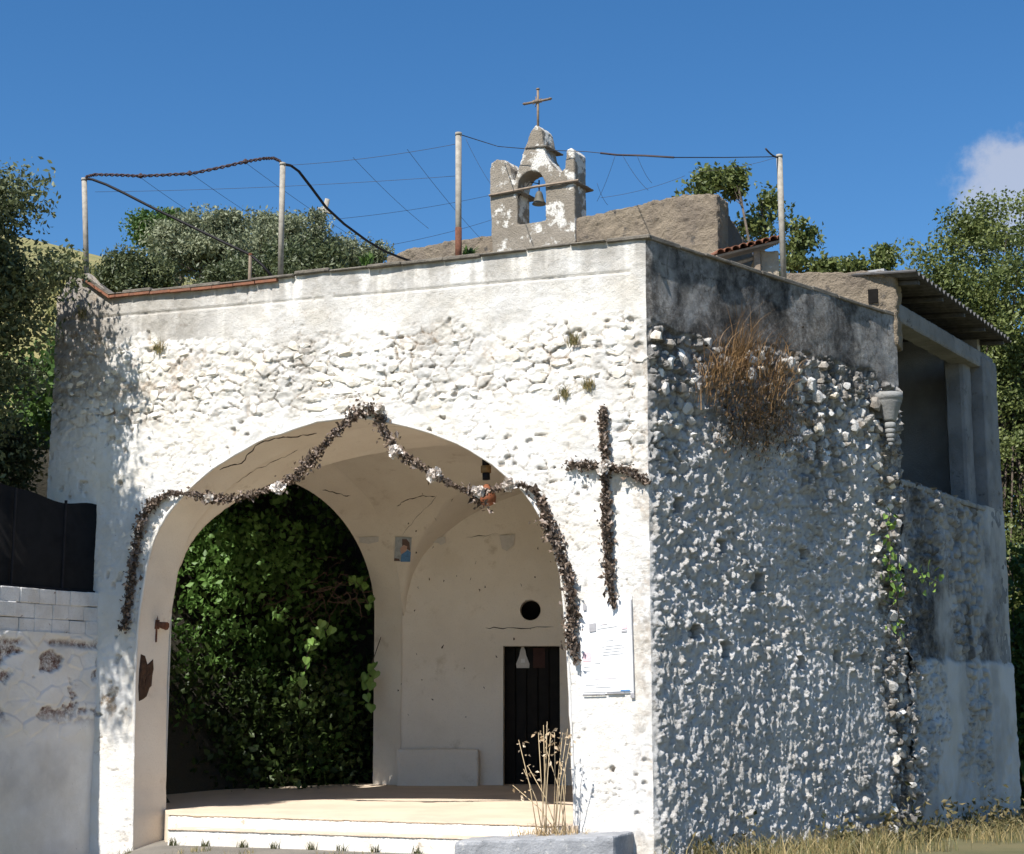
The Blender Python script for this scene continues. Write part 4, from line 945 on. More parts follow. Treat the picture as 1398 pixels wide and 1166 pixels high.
for (u0, v0), (u1, v1), lab in [((840, 212), (815, 275), 'thin wire hanging from the start of the dark cord beside the right horn'), ((850, 212), (885, 260), 'thin wire hanging obliquely under the middle of the dark cord'), ((870, 213), (890, 250), 'short thin wire hanging under the far half of the dark cord'), ((820, 270), (935, 240), 'thin wire rising from the chapel wall to the leafy tree top'),
                             ((940, 235), (1060, 215), 'thin wire from the leafy tree top to the pole by the tiled hut'), ((636, 190), (676, 260), 'thin wire from the rusty-footed pole down to the left horn'), ((815, 250), (830, 280), 'very short loose wire end just above the chapel wall by the right horn')]:
    wire(sag(chp(u0, v0, .2), chp(u1, v1, .0), .05), .003, 'wire', lab, 'pergola wires by the gable')
wire(sag(pD + UP * -.02, pD + eS * -.3 + UP * .02, .03, 6), .012, 'wire', 'knot of wire ends tied to the top of the pole by the tiled hut')
# far leaning utility pole
up = thing('utility_pole', 'leaning grey utility pole with crossarm on the hill among olive trees', 'utility pole')
yU = 44; MB().tube([atY(424, 372, yU), atY(447, 272, yU)], [.09, .07], 8).build('pole_shaft', 'galv', up, True)
MB().tube([atY(434, 285, yU), atY(453, 291, yU)], .05, 6).build('crossarm', 'galv', up)

# ------------------------------------------------------------------ dried garlands
def path_pts(px, off, sub=14):
    P = [facp(u, v, off) for u, v in px]; out_ = []
    for i in range(len(P) - 1):
        for k in range(sub): out_.append(P[i] + (P[i + 1] - P[i]) * k / sub)
    return np.array(out_ + [P[-1]])
def garland_leaves(name, parent, pts, per_m, rad, size, seed, taper=None):
    gg = np.random.default_rng(seed); d = np.linalg.norm(np.diff(pts, axis=0), axis=1); cs = np.concatenate([[0], np.cumsum(d)]); n = int(per_m * cs[-1])
    t = np.sort(gg.random(n)) * cs[-1]; cen = np.stack([np.interp(t, cs, pts[:, k]) for k in range(3)], 1)
    w = .3 + 1.35 * vnoise(t * 7 + seed * 7, t * 0 + 2.) ; w = w + 1.1 * (gg.random(n) < .06); rr4 = rad * w
    cen += gg.normal(size=(n, 3)) * (rr4 * .55)[:, None]
    q = (cen - C) @ nF; cen += nF * np.maximum(.02 - q, 0)[:, None]
    leaves(name, 'dryleaf', parent, cen[::9] + gg.normal(size=cen[::9].shape) * rad * .25, size * 1.5, up=-.9, long=1.5, seed=seed + 500, kind='stuff', fold=.45)
    return leaves(name, 'dryleaf', parent, cen, size, up=-.6, long=1.3, seed=seed, kind='stuff')
gar = thing('dried_garland', 'dried brown leaf garland with pale flowers swagged across the arch', 'garland')
GP = [(169, 858), (173, 835), (178, 800), (183, 760), (189, 725), (198, 700), (212, 683), (232, 673), (255, 674), (285, 680), (315, 681), (345, 674), (380, 664), (398, 655), (410, 646), (425, 628), (440, 610), (455, 594), (472, 577), (488, 563), (503, 556), (515, 563), (521, 580), (530, 598), (540, 615), (562, 630), (593, 648), (615, 661), (640, 671), (658, 674), (675, 668), (697, 661), (715, 662), (728, 668), (738, 684), (747, 710), (757, 738), (768, 766), (776, 790), (780, 815), (781, 845), (777, 865), (783, 885), (787, 905)]
gp = path_pts(GP, .07); 
tb5 = MB().tube(gp[::4], .012, 6).build('cord', 'bark', gar, True)
tk = []
garland_leaves('garland_leaf', gar, gp, 460, .034, .034, 21)
garland_leaves('garland_leaf', gar, path_pts(GP[12:26], .07), 300, .058, .038, 22)
garland_leaves('garland_leaf', gar, path_pts(GP[33:43], .06), 480, .055, .038, 23)
garland_leaves('garland_leaf', gar, path_pts(GP[0:8], .05), 380, .05, .036, 24)
garland_leaves('garland_leaf', gar, path_pts([(640, 672), (652, 682), (662, 690)], .05), 300, .07, .04, 25)
def flower(u, v, parent, r_, off=.15, seed=0):
    p = facp(u, v, off); gg = np.random.default_rng(seed + 50); n = 70; d = gg.normal(size=(n, 3)); d /= np.linalg.norm(d, axis=1)[:, None]
    leaves('flower', 'petal', parent, p + d * r_ * (.35 + .6 * gg.random((n, 1))), r_ * 1.1, seed=seed, long=.9)
for i, (u, v, r_) in enumerate([(285, 680, .05), (380, 666, .075), (518, 557, .06), (498, 553, .05), (540, 616, .075), (593, 647, .075), (653, 671, .065), (697, 661, .075)]): flower(u, v, gar, r_, .14, i)
xcr = thing('dried_leaf_cross', 'cross of dried brown leaves fixed to the white wall right of the arch', 'cross')
cv1 = path_pts([(823, 560), (824, 600), (826, 640), (827, 680), (828, 720), (830, 760), (833, 795), (838, 828)], .05); ch1 = path_pts([(777, 634), (800, 635), (826, 638), (850, 641), (868, 648), (884, 658)], .05)
MB().tube(cv1[::6], .018, 6).build('upright', 'bark', xcr); MB().tube(ch1[::6], .016, 6).build('crossbar', 'bark', xcr)
garland_leaves('dried_leaf', xcr, cv1, 800, .038, .034, 31); garland_leaves('dried_leaf', xcr, ch1, 700, .035, .032, 32)
flower(823, 640, xcr, .06, .12, 40); flower(828, 634, xcr, .05, .12, 41)
# hanging lamp bracket in the arch
lb = thing('hanging_lamp', 'dark rusted lamp fitting hanging below the right haunch of the arch', 'lamp')
lt = facp(663, 622, -.25); lo_ = facp(664, 655, -.25)
MB().tube([lt + UP * .12, (lt + lo_) / 2], .045, 10).build('socket', 'cable', lb, True); MB().tube([(lt + lo_) / 2 + UP * .02, (lt + lo_) / 2 - UP * .06], .062, 10).build('collar', flat_mat('brass_collar', (.25, .15, .06), .6, .3), lb, True); MB().tube([(lt + lo_) / 2 - UP * .05, lo_], .045, 10).build('stem', 'cable', lb, True)
MB().lathe(facp(665, 690, -.25), [(.05, 0), (.10, .03), (.105, .10), (.07, .18), (.03, .24)], 14).build('shade', flat_mat('orange_glass_shade', (.24, .085, .04), .4), lb, True)

# ------------------------------------------------------------------ papers and notices
nb_ = thing('notice_poster', 'white paper notice with faded pink and grey print on the right pier', 'poster')
q0_, q1_, q2_, q3_ = [facp(u, v, .020) for u, v in [(796, 948), (866, 946), (862, 812), (792, 826)]]
e1 = q1_ - q0_; e2 = q3_ - q0_
def pquad(name, x0, x1, y0, y1, off, mat, th_=.003):
    def bl(x, y): return (q0_ * (1 - x) + q1_ * x) * (1 - y) + (q3_ * (1 - x) + q2_ * x) * y + nF * off
    v = [bl(x, y) for x, y in ((x0, y0), (x1, y0), (x1, y1), (x0, y1))]; v += [p - nF * th_ for p in v]
    return mesh(name, v, [(0, 1, 2, 3)[::-1], (4, 5, 6, 7), (0, 1, 5, 4), (1, 2, 6, 5), (2, 3, 7, 6), (3, 0, 4, 7)], mat, nb_)
pquad('board', -.02, 1.0, 0, 1.0, -.004, 'paper', .012); pquad('sheet', .0, .96, .02, .74, .002, 'paper'); pquad('sheet', .22, .97, .60, .97, .003, 'paper')
pquad('print_block', .02, .18, .36, .46, .006, 'print_pink'); pquad('print_block', .80, .90, .66, .71, .009, 'print_pink'); pquad('print_block', .79, .90, .625, .645, .009, 'tape')
pquad('print_block', .24, .68, .16, .20, .006, 'print_lilac'); pquad('print_block', .38, .52, .74, .80, .009, 'print_lilac')
for y_, x0, x1 in ((.70, .32, .70), (.33, .23, .36), (.30, .03, .17), (.255, .03, .17), (.56, .5, .62), (.50, .4, .8), (.47, .4, .82), (.44, .4, .78), (.41, .4, .8), (.10, .05, .3), (.07, .25, .55)): pquad('print_line', x0, x1, y_, y_ + .012, .0075 if y_ < .6 else .009, 'print_line')
pquad('tape_strip', .0, .44, -.012, .004, .008, 'tape'); pquad('tape_strip', .48, .80, -.004, .012, .008, 'tape'); pquad('tape_strip', .985, 1.0, .0, .95, .006, 'tape'); pquad('tape_strip', .93, 1.0, -.05, .0, .008, 'tape')
pquad('tape_strip', .74, .92, .02, .035, .0095, 'print_blue'); pquad('torn_patch', .17, .30, .68, .77, .0115, 'tape'); pquad('torn_patch', .06, .12, .93, 1.0, .0115, 'tape')
pp = thing('religious_print', 'small colour print of a figure in blue on the back wall', 'picture')
def bq(name, pts, off, mat, parent, base=None):
    pl_p, pl_n = base or (K, nK)
    P = [onplane(u, v, pl_p + pl_n * off, pl_n) for u, v in pts]; n = len(P); v = P + [p - pl_n * .0015 for p in P]
    return mesh(name, v, [tuple(range(n))[::-1], tuple(range(n, 2 * n))] + [(i, (i + 1) % n, n + (i + 1) % n, n + i) for i in range(n)], mat, parent)
_a, _b, _c = hit(540, 766, 0), hit(560, 766, 0), hit(550, 735, 0)
_n = np.cross(_b - _a, _c - _a); _n /= np.linalg.norm(_n); _n = _n if np.dot(_n, O - _a) > 0 else -_n
PBASE = ((_a + _b + _c) / 3, _n)
bq('sheet', [(538, 766), (560, 767), (562, 734), (540, 733)], .026, 'print_sky', pp, PBASE)
bq('blue_garment', [(547, 767), (560, 767), (561, 754), (556, 751), (548, 756)], .0285, 'print_blue', pp, PBASE)
bq('figure', [(548, 757), (555, 752), (556, 746), (551, 744), (546, 749)], .031, 'print_skin', pp, PBASE)
bq('veil', [(549, 745), (556, 750), (560, 752), (559, 741), (555, 736), (549, 736)], .0285, 'print_brown', pp, PBASE)
bq('corner_mark', [(538, 766), (546, 766), (545, 763), (538.5, 762)], .0285, 'print_brown', pp, PBASE)
for pts, lab in (([(585, 735), (608, 733), (608, 741), (602, 744), (597, 741), (585, 741)], 'torn pale paper scrap on the back wall beside the colour print'), ([(682, 731), (703, 730), (701, 744), (692, 752), (685, 749)], 'torn five-sided pale paper scrap high on the back wall above the door')):
    tag(bq('paper_scrap', pts, .028, 'paper_old', None), lab, 'paper')
surf_r = [hit(u, v, .012) for u, v in ((490, 733), (517, 732), (517, 739), (503, 742), (491, 740))]
if all(p is not None for p in surf_r): tag(mesh('paper_scrap', surf_r, [(0, 1, 2, 3, 4)], 'paper_old'), 'torn pale paper strip stuck on the side arch reveal', 'paper')
# rusty hinge and dark scar on the left jamb
surf.append(front)
hg = thing('iron_hinge', 'rusty iron hinge pin on the left jamb of the arch', 'hinge')
hpnt = hit(214, 852, .0); 
if hpnt is not None:
    MB().tube([hpnt + UP * .14, hpnt - UP * .22], .012, 6).build('strap', 'rust', hg); MB().tube([hpnt + UP * .05, hpnt - UP * .06], .035, 8).build('barrel', 'rust', hg); MB().tube([hpnt, hpnt + nI * .16 + UP * -.03], [.03, .05], 8).build('pin', 'rust', hg)
M['scar'] = stone_mat('bare_brown_masonry', (.10, .055, .035), (.05, .03, .02), None, 14, bd=.03)
def scar_patch(px, parent):
    c = np.mean(px, 0); V = []; Fq = []; n = len(px); rings = [0, .5, .85, 1.0]
    for k, r5 in enumerate(rings):
        for i, q in enumerate(px):
            j = 1 if k < 3 else 1 + .12 * math.sin(i * 2.9); p = hit(*(c + (np.array(q) - c) * r5 * j), lift=.012 if k < 3 else .002)
            if p is None: return
            V.append(p + RNG.normal(size=3) * (.006 if k < 3 else 0))
    for k in range(len(rings) - 1):
        for i in range(n): Fq.append((k * n + i, k * n + (i + 1) % n, (k + 1) * n + (i + 1) % n, (k + 1) * n + i))
    mesh('bare_patch', V, Fq, 'scar', parent)
scar_patch([(192, 893), (190, 915), (188, 940), (190, 955), (195, 958), (200, 948), (206, 938), (207, 922), (211, 912), (208, 902), (201, 906), (198, 897)], porch)

# ------------------------------------------------------------------ vegetation
def tree(name, label, cat, base, top, ells, nclump, nleaf, size, mat, seed, trunk=.14, group=None, spread=.30, long=1.6, limb=.03, shell=.35, up=.2, kmin=.35):
    t = thing(name, label, cat, group); gg = np.random.default_rng(seed); base = np.asarray(base, float); top = np.asarray(top, float)
    tr = MB(); mid = (base + top) / 2 + gg.normal(size=3) * .12 * np.linalg.norm(top - base) * np.array([1, 1, .2]); tp = [base, base * .6 + mid * .4 + gg.normal(size=3) * .05, mid, mid * .4 + top * .6, top]
    tr.tube(tp, [trunk * 1.25, trunk, trunk * .8, trunk * .6, trunk * .4], 9)
    cl = []
    wts = np.array([np.prod(e[1]) ** .67 for e in ells]); wts = wts / wts.sum()
    for (c_, r_), w_ in zip(ells, wts):
        n = max(3, int(nclump * w_)); d = gg.normal(size=(n, 3)); d /= np.linalg.norm(d, axis=1)[:, None]; rad = shell + (1 - shell) * gg.random(n) ** .6
        rad *= .8 + .35 * gg.random(n)
        cl.append(np.asarray(c_) + d * rad[:, None] * np.asarray(r_))
    cl = np.concatenate(cl); lm = MB()
    for c_ in cl[:: max(1, len(cl) // 70)]:
        k = gg.random() * (.95 - kmin) + kmin; st = tp[2] * (1 - k) + top * k; m1 = st * .5 + c_ * .5 + gg.normal(size=3) * .08 * np.linalg.norm(c_ - st); lm.tube([st, m1, c_], [limb, limb * .55, limb * .2], 5, False)
    tr.build('trunk', 'bark', t, True); lm.build('limbs', 'bark', t, True)
    per = max(1, nleaf // len(cl)); cs = spread * (.55 + .9 * gg.random(len(cl)))
    cen = np.repeat(cl, per, 0) + np.clip(gg.normal(size=(len(cl) * per, 3)), -1.7, 1.7) * np.repeat(cs, per)[:, None] * np.array([1, 1, .75])
    base_r = np.repeat(gg.random(len(cl)), per) * .6 + gg.random(len(cen)) * .4
    leaves('crown', mat, t, cen, size, base_r, up=up, long=long, seed=seed + 1, fold=.12); return t
P_ = lambda u, v, Y: atY(u, v, Y)
# olive on the left
tree('olive_tree', 'dense dark olive tree beside the left end of the porch behind the fence', 'tree', (-7.9, 19.6, 2.3), (-7.5, 19.7, 6.0),
     [((-7.45, 19.3, 4.9), (1.15, 1.1, 1.9)), ((-7.6, 19.35, 6.6), (1.3, 1.3, 1.4)), ((-6.85, 19.5, 3.75), (.65, .65, .8)), ((-6.05, 19.3, 6.25), (.5, .5, .5)), ((-8.6, 19.9, 5.6), (1.6, 1.4, 2.2)), ((-7.1, 19.2, 7.2), (.9, .9, .65)), ((-6.75, 19.5, 5.3), (.7, .8, 1.0)), ((-6.95, 17.9, 7.1), (1.0, 1.1, 1.2)), ((-7.6, 17.2, 8.0), (1.1, 1.1, 1.1)), ((-6.3, 19.2, 7.35), (.5, .6, .6)), ((-6.2, 19.3, 6.6), (.45, .5, .45)), ((-5.65, 19.4, 6.75), (.3, .3, .16)), ((-6.7, 21.3, 5.0), (.7, .5, 1.4))], 480, 150000, .044, 'olive_d', 101, .2, spread=.2, long=1.7)
# trees on the hill
hill = [(330, 342, 37, 1.5, .55, 'olive', 'silvery olive tree on the hill, its crown crossing the second pole'), (275, 348, 35, 1.0, .55, 'olive', 'rounded olive tree on the hill beside the dark green tree'),
        (222, 330, 39, .62, .42, 'green', 'dark green tree on the hill at the edge of the grassy slope'), (405, 345, 39, 1.0, .62, 'olive', 'olive tree on the hill behind the leaning utility pole'),
        (465, 366, 40, 1.0, .35, 'olive', 'low olive bush on the hill next to the chapel wall'), (185, 384, 33, .6, .3, 'olive_d', 'low olive scrub on the slope below the grassy hill'), (380, 380, 33, 1.5, .35, 'olive_d', 'low dark olive scrub on the slope under the olive trees')]
for i, (u, v, Y, rx, rz, mt, lab) in enumerate(hill):
    c_ = P_(u, v, Y); gz_ = float(groundz(c_[0], c_[1])); b_ = V3(c_[0], c_[1], min(gz_ - .1, c_[2] - rz))
    tree('olive_tree' if mt != 'green' else 'green_tree', lab, 'tree', b_, c_ + UP * .2, [(c_, (rx, rx * .9, rz)), (c_ + V3(rx * .4, .3, rz * .35), (rx * .55, rx * .5, rz * .75)), (c_ - V3(rx * .45, .2, -.1), (rx * .6, rx * .5, rz * .7)), ((c_ + V3(0, 0, min(gz_ - c_[2] + .4, -.3))), (rx * .9, rx * .8, .5))] + [(c_ + V3(rx * g.uniform(-.9, .9), 0, rz * g.uniform(.7, 1.35)), (rx * .2, rx * .2, rz * .45)) for _ in range(4)], 48, 22000, .05 if mt != 'green' else .06, mt, 200 + i, .12, 'trees on the hill', spread=.19, long=2.0 if mt != 'green' else 1.3)
# small trees behind the chapel
bt = [(965, 245, 30, .38, .36, 'leafy tree top above the chapel wall corner'), (1005, 243, 30.5, .09, .24, 'small detached leafy sprig beside the chapel corner'), (1040, 290, 31, .45, .55, 'leafy young tree behind the tiled hut'), (1088, 325, 31, .42, .5, 'leafy tree behind the pole by the tiled hut'),
      (1122, 366, 31, .2, .14, 'low leafy tree top above the terrace block wall'), (1162, 366, 32, .16, .11, 'small bush top above the sunlit block wall'), (1206, 352, 32, .17, .26, 'pointed leafy tree top beside the corrugated roof')]
for i, (u, v, Y, rx, rz, lab) in enumerate(bt):
    c_ = P_(u, v, Y); gz_ = float(groundz(c_[0], c_[1]))
    tree('leafy_tree', lab, 'tree', V3(c_[0] + .1, c_[1] + .3, gz_ - .2), c_ + UP * rz * .4, [(c_, (rx * .8, rx * .8, rz * .8)), (c_ + V3(-rx * .4, 0, -rz * .8), (rx * .7, rx, rz * .6)), (c_ + V3(rx * .5, 0, rz * .3), (rx * .5, rx * .5, rz * .6))], 30, 1500, .07, 'locust', 300 + i, .05, 'trees behind the chapel', spread=.11, long=1.4, limb=.009, kmin=.86)
# big tree on the right
tree('locust_tree', 'tall airy tree with fine yellowish leaves behind the corrugated roof', 'tree', (10.2, 31.0, -.6), (9.7, 30.6, 8.5),
     [((9.4, 30.5, 8.9), (1.5, 1.8, 1.7)), ((10.2, 31, 7.0), (1.7, 2.0, 1.8)), ((8.15, 30.2, 9.8), (.65, .8, .55)), ((9.5, 30.8, 10.75), (1.0, .8, .5)), ((8.3, 30.2, 8.6), (.8, .9, .9)), ((8.6, 30.3, 10.4), (.6, .6, .5)), ((9.7, 30.0, 4.6), (1.5, 1.6, 2.2)), ((9.3, 29.6, 2.0), (1.2, 1.5, 2.0))], 520, 95000, .052, 'locust', 401, .22, spread=.19, long=1.5, shell=.2)
tree('locust_tree', 'tree with a dark lower crown standing beyond the right end of the annex', 'tree', (11.2, 33, -.6), (10.9, 33, 6),
     [((10.6, 33, 6.8), (1.8, 1.8, 2.0)), ((10.4, 32.6, 3.4), (1.6, 1.6, 2.6)), ((12.5, 33, 5), (2, 2, 3)), ((9.3, 33.3, 7.8), (1.3, 1.3, 1.2))], 300, 55000, .065, 'locust', 402, .2, spread=.26, long=1.5)
tree('green_shrub', 'dark green shrub at the right end of the annex base', 'shrub', (8.9, 27.4, -.6), (8.9, 27.4, 1.6), [((8.75, 27.2, 1.2), (.8, .9, 1.6)), ((9.0, 27.6, 3.0), (.7, .9, 1.5))], 120, 12000, .10, 'green', 403, .07, spread=.2, long=1.4)
# ivy thicket beyond the side arch
gg = np.random.default_rng(77)
def thicket(name, cells, per, size, mat, seed, spread, label):
    g3 = np.random.default_rng(seed); cl = np.array(cells); cen = np.repeat(cl, per, 0) + g3.normal(size=(len(cl) * per, 3)) * spread
    rn = np.repeat(g3.random(len(cl)) * .5, per) + g3.random(len(cen)) * .5; ok = (-((cen - J) @ nI) > .62) | (cen[:, 1] > 26.2); cen = cen[ok]; rn = rn[ok]
    o = leaves(name, mat, None, cen, size, rn, up=.5, long=1.25, seed=seed, fold=.15, droop=np.array([.3, -.9, .2])); return tag(o, label, 'ivy', None, 'stuff')
cells = []
while len(cells) < 330:
    u = gg.uniform(205, 520); v = gg.uniform(640, 1090); Y = gg.uniform(25.6, 27.6) + .9 * math.sin(u * .05 + v * .02)
    cells.append(atY(u, v, Y))
thicket('ivy_thicket', cells, 30, .10, 'ivy', 78, .13, 'dark green ivy thicket covering the bank beyond the side arch')
cells = [atY(gg.normal(325, 58), gg.normal(790, 78), gg.uniform(23.6, 25.0)) for _ in range(95)] + [atY(gg.normal(285, 35), gg.normal(735, 45), gg.uniform(23.2, 24.2)) for _ in range(50)]
cells2 = [atY(gg.uniform(205, 520), gg.uniform(930, 1085), gg.uniform(24.2, 26.0)) for _ in range(190)] + [np.array([gg.uniform(-6.6, -4.6), gg.uniform(21.6, 25.5), gg.uniform(.4, 3.4)]) for _ in range(150)]
cells2 = [q for q in cells2 if not (q[0] > -.235 * q[1] and q[1] < 23.9)]
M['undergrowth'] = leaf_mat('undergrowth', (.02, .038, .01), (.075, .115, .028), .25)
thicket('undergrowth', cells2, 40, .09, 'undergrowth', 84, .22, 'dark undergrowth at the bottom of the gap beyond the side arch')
M['ivy_lit'] = leaf_mat('ivy_leaf_lit', (.07, .145, .03), (.17, .30, .075), .35)  # lighter copy of the ivy colour, painting sunlight on to the front clumps
thicket('ivy_thicket', cells, 26, .085, 'ivy_lit', 79, .095, 'leafy growth painted a lighter, sunlit green, hanging in front of the dark bank beyond the side arch')
tree('sun_block_crown', 'added unseen evergreen crown shading the gap beside the porch and its back wall', 'tree', (-7.0, 26.4, 3.5), (-5.6, 25.6, 6.2), [((-5.3, 25.4, 6.3), (2.3, 2.3, .9)), ((-4.0, 22.9, 6.3), (.95, 1.4, .65)), ((-3.4, 24.2, 6.3), (1.0, 1.4, .6)), ((-4.2, 27.2, 6.4), (1.8, 1.4, .9))], 420, 80000, .105, 'green', 501, .12, spread=.27, long=1.4)  # unseen crown, added to keep sun and sky off the gap and back wall
# hanging vine with single heart-shaped leaves
hl = bpy.data.meshes.new('vine_leaf'); hpts = [(0, -.5), (.28, -.2), (.46, .1), (.42, .36), (.22, .46), (0, .34), (-.22, .46), (-.42, .36), (-.46, .1), (-.28, -.2)]
hl.from_pydata([(x, -.10 * abs(x) * 2, z) for x, z in hpts] + [(0, .02, .05)], [], [(i, (i + 1) % 10, 10) for i in range(10)]); hl.materials.append(flat_mat('vine_leaf_green', (.16, .27, .06), .5, 0, .3, 9))
def vine(px, Y, n, size, label, seed):
    t = thing('hanging_vine', label, 'vine'); g4 = random.Random(seed); P = [atY(u, v, Y) for u, v in px]
    MB().tube(P, .007, 5).build('stem', 'bark', t)
    for i in range(n):
        k = g4.random() * (len(P) - 1); a_ = int(k); p = P[a_] + (P[a_ + 1] - P[a_]) * (k - a_) + V3(g4.uniform(-.07, .07), g4.uniform(-.08, .02), g4.uniform(-.05, .05))
        o = bpy.data.objects.new('leaf', hl); o.location = p; sc = size * g4.uniform(.7, 1.25); o.scale = (sc, sc, sc); o.rotation_euler = (g4.uniform(-.5, .5), g4.uniform(-.5, .5), g4.uniform(-.7, .7)); link(o, t)
vine([(445, 850), (428, 872), (420, 890), (418, 910), (412, 930), (408, 962)], 23.6, 22, .13, 'hanging vine of large heart-shaped leaves in the middle of the side arch', 1)
vine([(520, 870), (508, 905), (503, 930), (502, 968)], 24.6, 12, .14, 'short leafy vine hanging at the far edge of the side arch near the floor', 2)
vine([(470, 785), (487, 795), (494, 805), (505, 830)], 24.6, 12, .12, 'leafy vine sprig on the upper far edge of the side arch', 3)
vine([(420, 880), (435, 865), (450, 858)], 23.6, 7, .12, 'leafy shoot at the top of the hanging vine', 4)
tg = thing('bare_twigs', 'tangle of bare brown twigs in front of the ivy bank', 'twigs')
M['twig'] = flat_mat('twig_brown', (.16, .10, .075), .9); g4 = random.Random(4)
for i in range(42):
    u, v = g4.gauss(440, 35), g4.gauss(810, 28); Y = g4.uniform(24.2, 25.2); p = atY(u, v, Y); pts = [p]
    d = V3(g4.uniform(-1, 1), g4.uniform(-.3, .3), g4.uniform(-.7, .4))
    for k in range(5): pts.append(pts[-1] + d * .10 + V3(g4.uniform(-.05, .05), 0, g4.uniform(-.06, .03)))
    MB().tube(pts, [.008, .007, .006, .005, .004, .003], 4, False).build('twig', M['twig'], tg)
# dry plant with seed heads beside the right pier
M['seed'] = leaf_mat('seed_head', (.36, .25, .14), (.66, .55, .40), .25)
dp = thing('dry_weed', 'tall dry straw weed with seed heads against the right pier', 'weed')
g4 = random.Random(12); bs = facp(752, 1112, .35); bs[2] = .17; stm = MB(); sd = []
tips = [(708, 1010), (715, 1050), (735, 1000), (742, 990), (747, 985), (752, 1000), (757, 1000), (768, 1000), (775, 995), (780, 1005), (772, 1030), (720, 1045), (700, 1072), (765, 1040), (745, 1020)]
for i, (u, v) in enumerate(tips):
    p0 = bs + eL * (-.32 + .55 * (1 - i / len(tips))) * .6 + nF * g4.uniform(-.12, .12); p1 = facp(u, v, .35 + g4.uniform(-.15, .1)); pm = p0 * .5 + p1 * .5 + V3(g4.uniform(-.03, .03), 0, .06)
    stm.tube([p0, pm, p1], [.006, .005, .003], 5)
    leaves('seed_head', 'seed', dp, np.array([p1 + (pm - p1) * g4.random() * .4 + V3(g4.gauss(0, .045), g4.gauss(0, .04), g4.gauss(0, .05)) for k in range(6)]), .034, seed=61 + i, long=1.5, kind='stuff')
stm.build('stems', flat_mat('straw_stem', (.55, .42, .25), .8), dp, True)
bl = np.stack([bs + eL * g4.gauss(-.02, .17) + nF * g4.gauss(.0, .10) for _ in range(260)]); blades('dry_grass', 'straw', dp, bl, .22, .9, .006, 62)
# brown brush growing out of the side wall
br = thing('dry_brush', 'brown dried bush growing out of the side wall below the black band', 'bush')
def sidep(u, v, off): return onplane(u, v, C + nS * off, nS)
bases = []; g5 = np.random.default_rng(8)
for c_, n, du, dv in (((1000, 505), 260, 22, 12), ((1060, 530), 200, 14, 24), ((1030, 550), 240, 26, 24), ((980, 530), 140, 14, 14)):
    for _ in range(n): bases.append(sidep(g5.normal(c_[0], du), g5.normal(c_[1], dv), .0 + .10 * abs(g5.normal()) ))
bases = np.array(bases)
blades('brush_twigs', 'brush', br, bases[::2], .50, 1.3, .005, 63, dirv=nS * .35 + eS * -.05, seg=4)
blades('brush_twigs', 'brush', br, bases[1::2], .30, 1.8, .005, 67, dirv=nS * .45 + UP * -.5, seg=4)
blades('brush_twigs', 'brush', br, np.array([sidep(g5.normal(1015, 12), g5.normal(490, 8), .05) for _ in range(70)]), .75, .55, .004, 68, dirv=nS * .3, seg=4)
bs2 = np.array([sidep(g5.normal(1040, 28), g5.normal(585, 22), .02 + .12 * abs(g5.normal())) for _ in range(1100)]); blades('dead_mat', leaf_mat('dead_brush', (.05, .035, .022), (.17, .115, .06), .15), br, bs2[:600], .22, 1.2, .007, 64, dirv=nS * .5 + UP * -.9, kind='stuff')
leaves('dead_leaf', leaf_mat('dead_leaf', (.03, .02, .015), (.12, .07, .04), .1), br, np.array([sidep(g5.normal(1025, 36), g5.normal(560, 32), .03 + .12 * abs(g5.normal())) for _ in range(250)]), .035, seed=65, kind='stuff')
# green creeper at the seam
cp = thing('wall_creeper', 'small bright green creeper on the seam between side wall and annex', 'creeper')
cpx = [(1212, 705), (1214, 730), (1216, 755), (1213, 780), (1222, 800), (1226, 830), (1229, 860)]
MB().tube([sidep(u, v, .12) for u, v in cpx], .008, 5).build('stem', 'bark', cp); MB().tube([sidep(u, v, .14) for u, v in [(1218, 775), (1240, 778), (1262, 786), (1280, 795)]], .007, 5).build('stem', 'bark', cp)
cl = [sidep(g5.normal(u, 8), g5.normal(v, 8), .14 + .05 * abs(g5.normal())) for u, v in [(1212, 710), (1214, 740), (1212, 765), (1220, 785), (1215, 790), (1230, 790), (1226, 812), (1228, 860), (1258, 784), (1278, 794)] for _ in range(22)]
cme = hl.copy(); cme.materials.clear(); cme.materials.append(flat_mat('creeper_leaf_green', (.20, .31, .06), .5, 0, .35, 12))
for p in cl[::2]:
    o = bpy.data.objects.new('leaf', cme); o.location = p; sc = float(.085 * (.6 + .7 * g5.random())); o.scale = (sc,) * 3; o.rotation_euler = (float(g5.normal() * .6), float(g5.normal() * .8), float(.9 + g5.normal() * .6)); link(o, cp)
# little tufts on the front wall and on the left quoin
for u, v, lab in ((803, 523, 'small green tuft growing on the white wall above the leaf cross'), (216, 472, 'brown tuft growing high on the left of the white wall'), (783, 462, 'dry brown tuft on the white wall under the plaster band'), (771, 535, 'tiny brown tuft on the white wall left of the green tuft'), (110, 425, 'grey-green weed on the broken left quoin'), (640, 345, 'green plant on the parapet beside the rusty-footed pole'), (500, 352, 'green succulent on the parapet left of the chapel wall')):
    off = .03 if v > 400 else -.4
    bb_ = np.array([facp(u + g5.normal() * 4, v + 6 + g5.normal() * 3, off) for _ in range(60)])
    o = blades('wall_tuft', 'weed' if v != 345 and v != 352 else 'green', None, bb_, .14, .9, .006 if off > 0 else .02, 70 + u); tag(o, lab, 'plant')
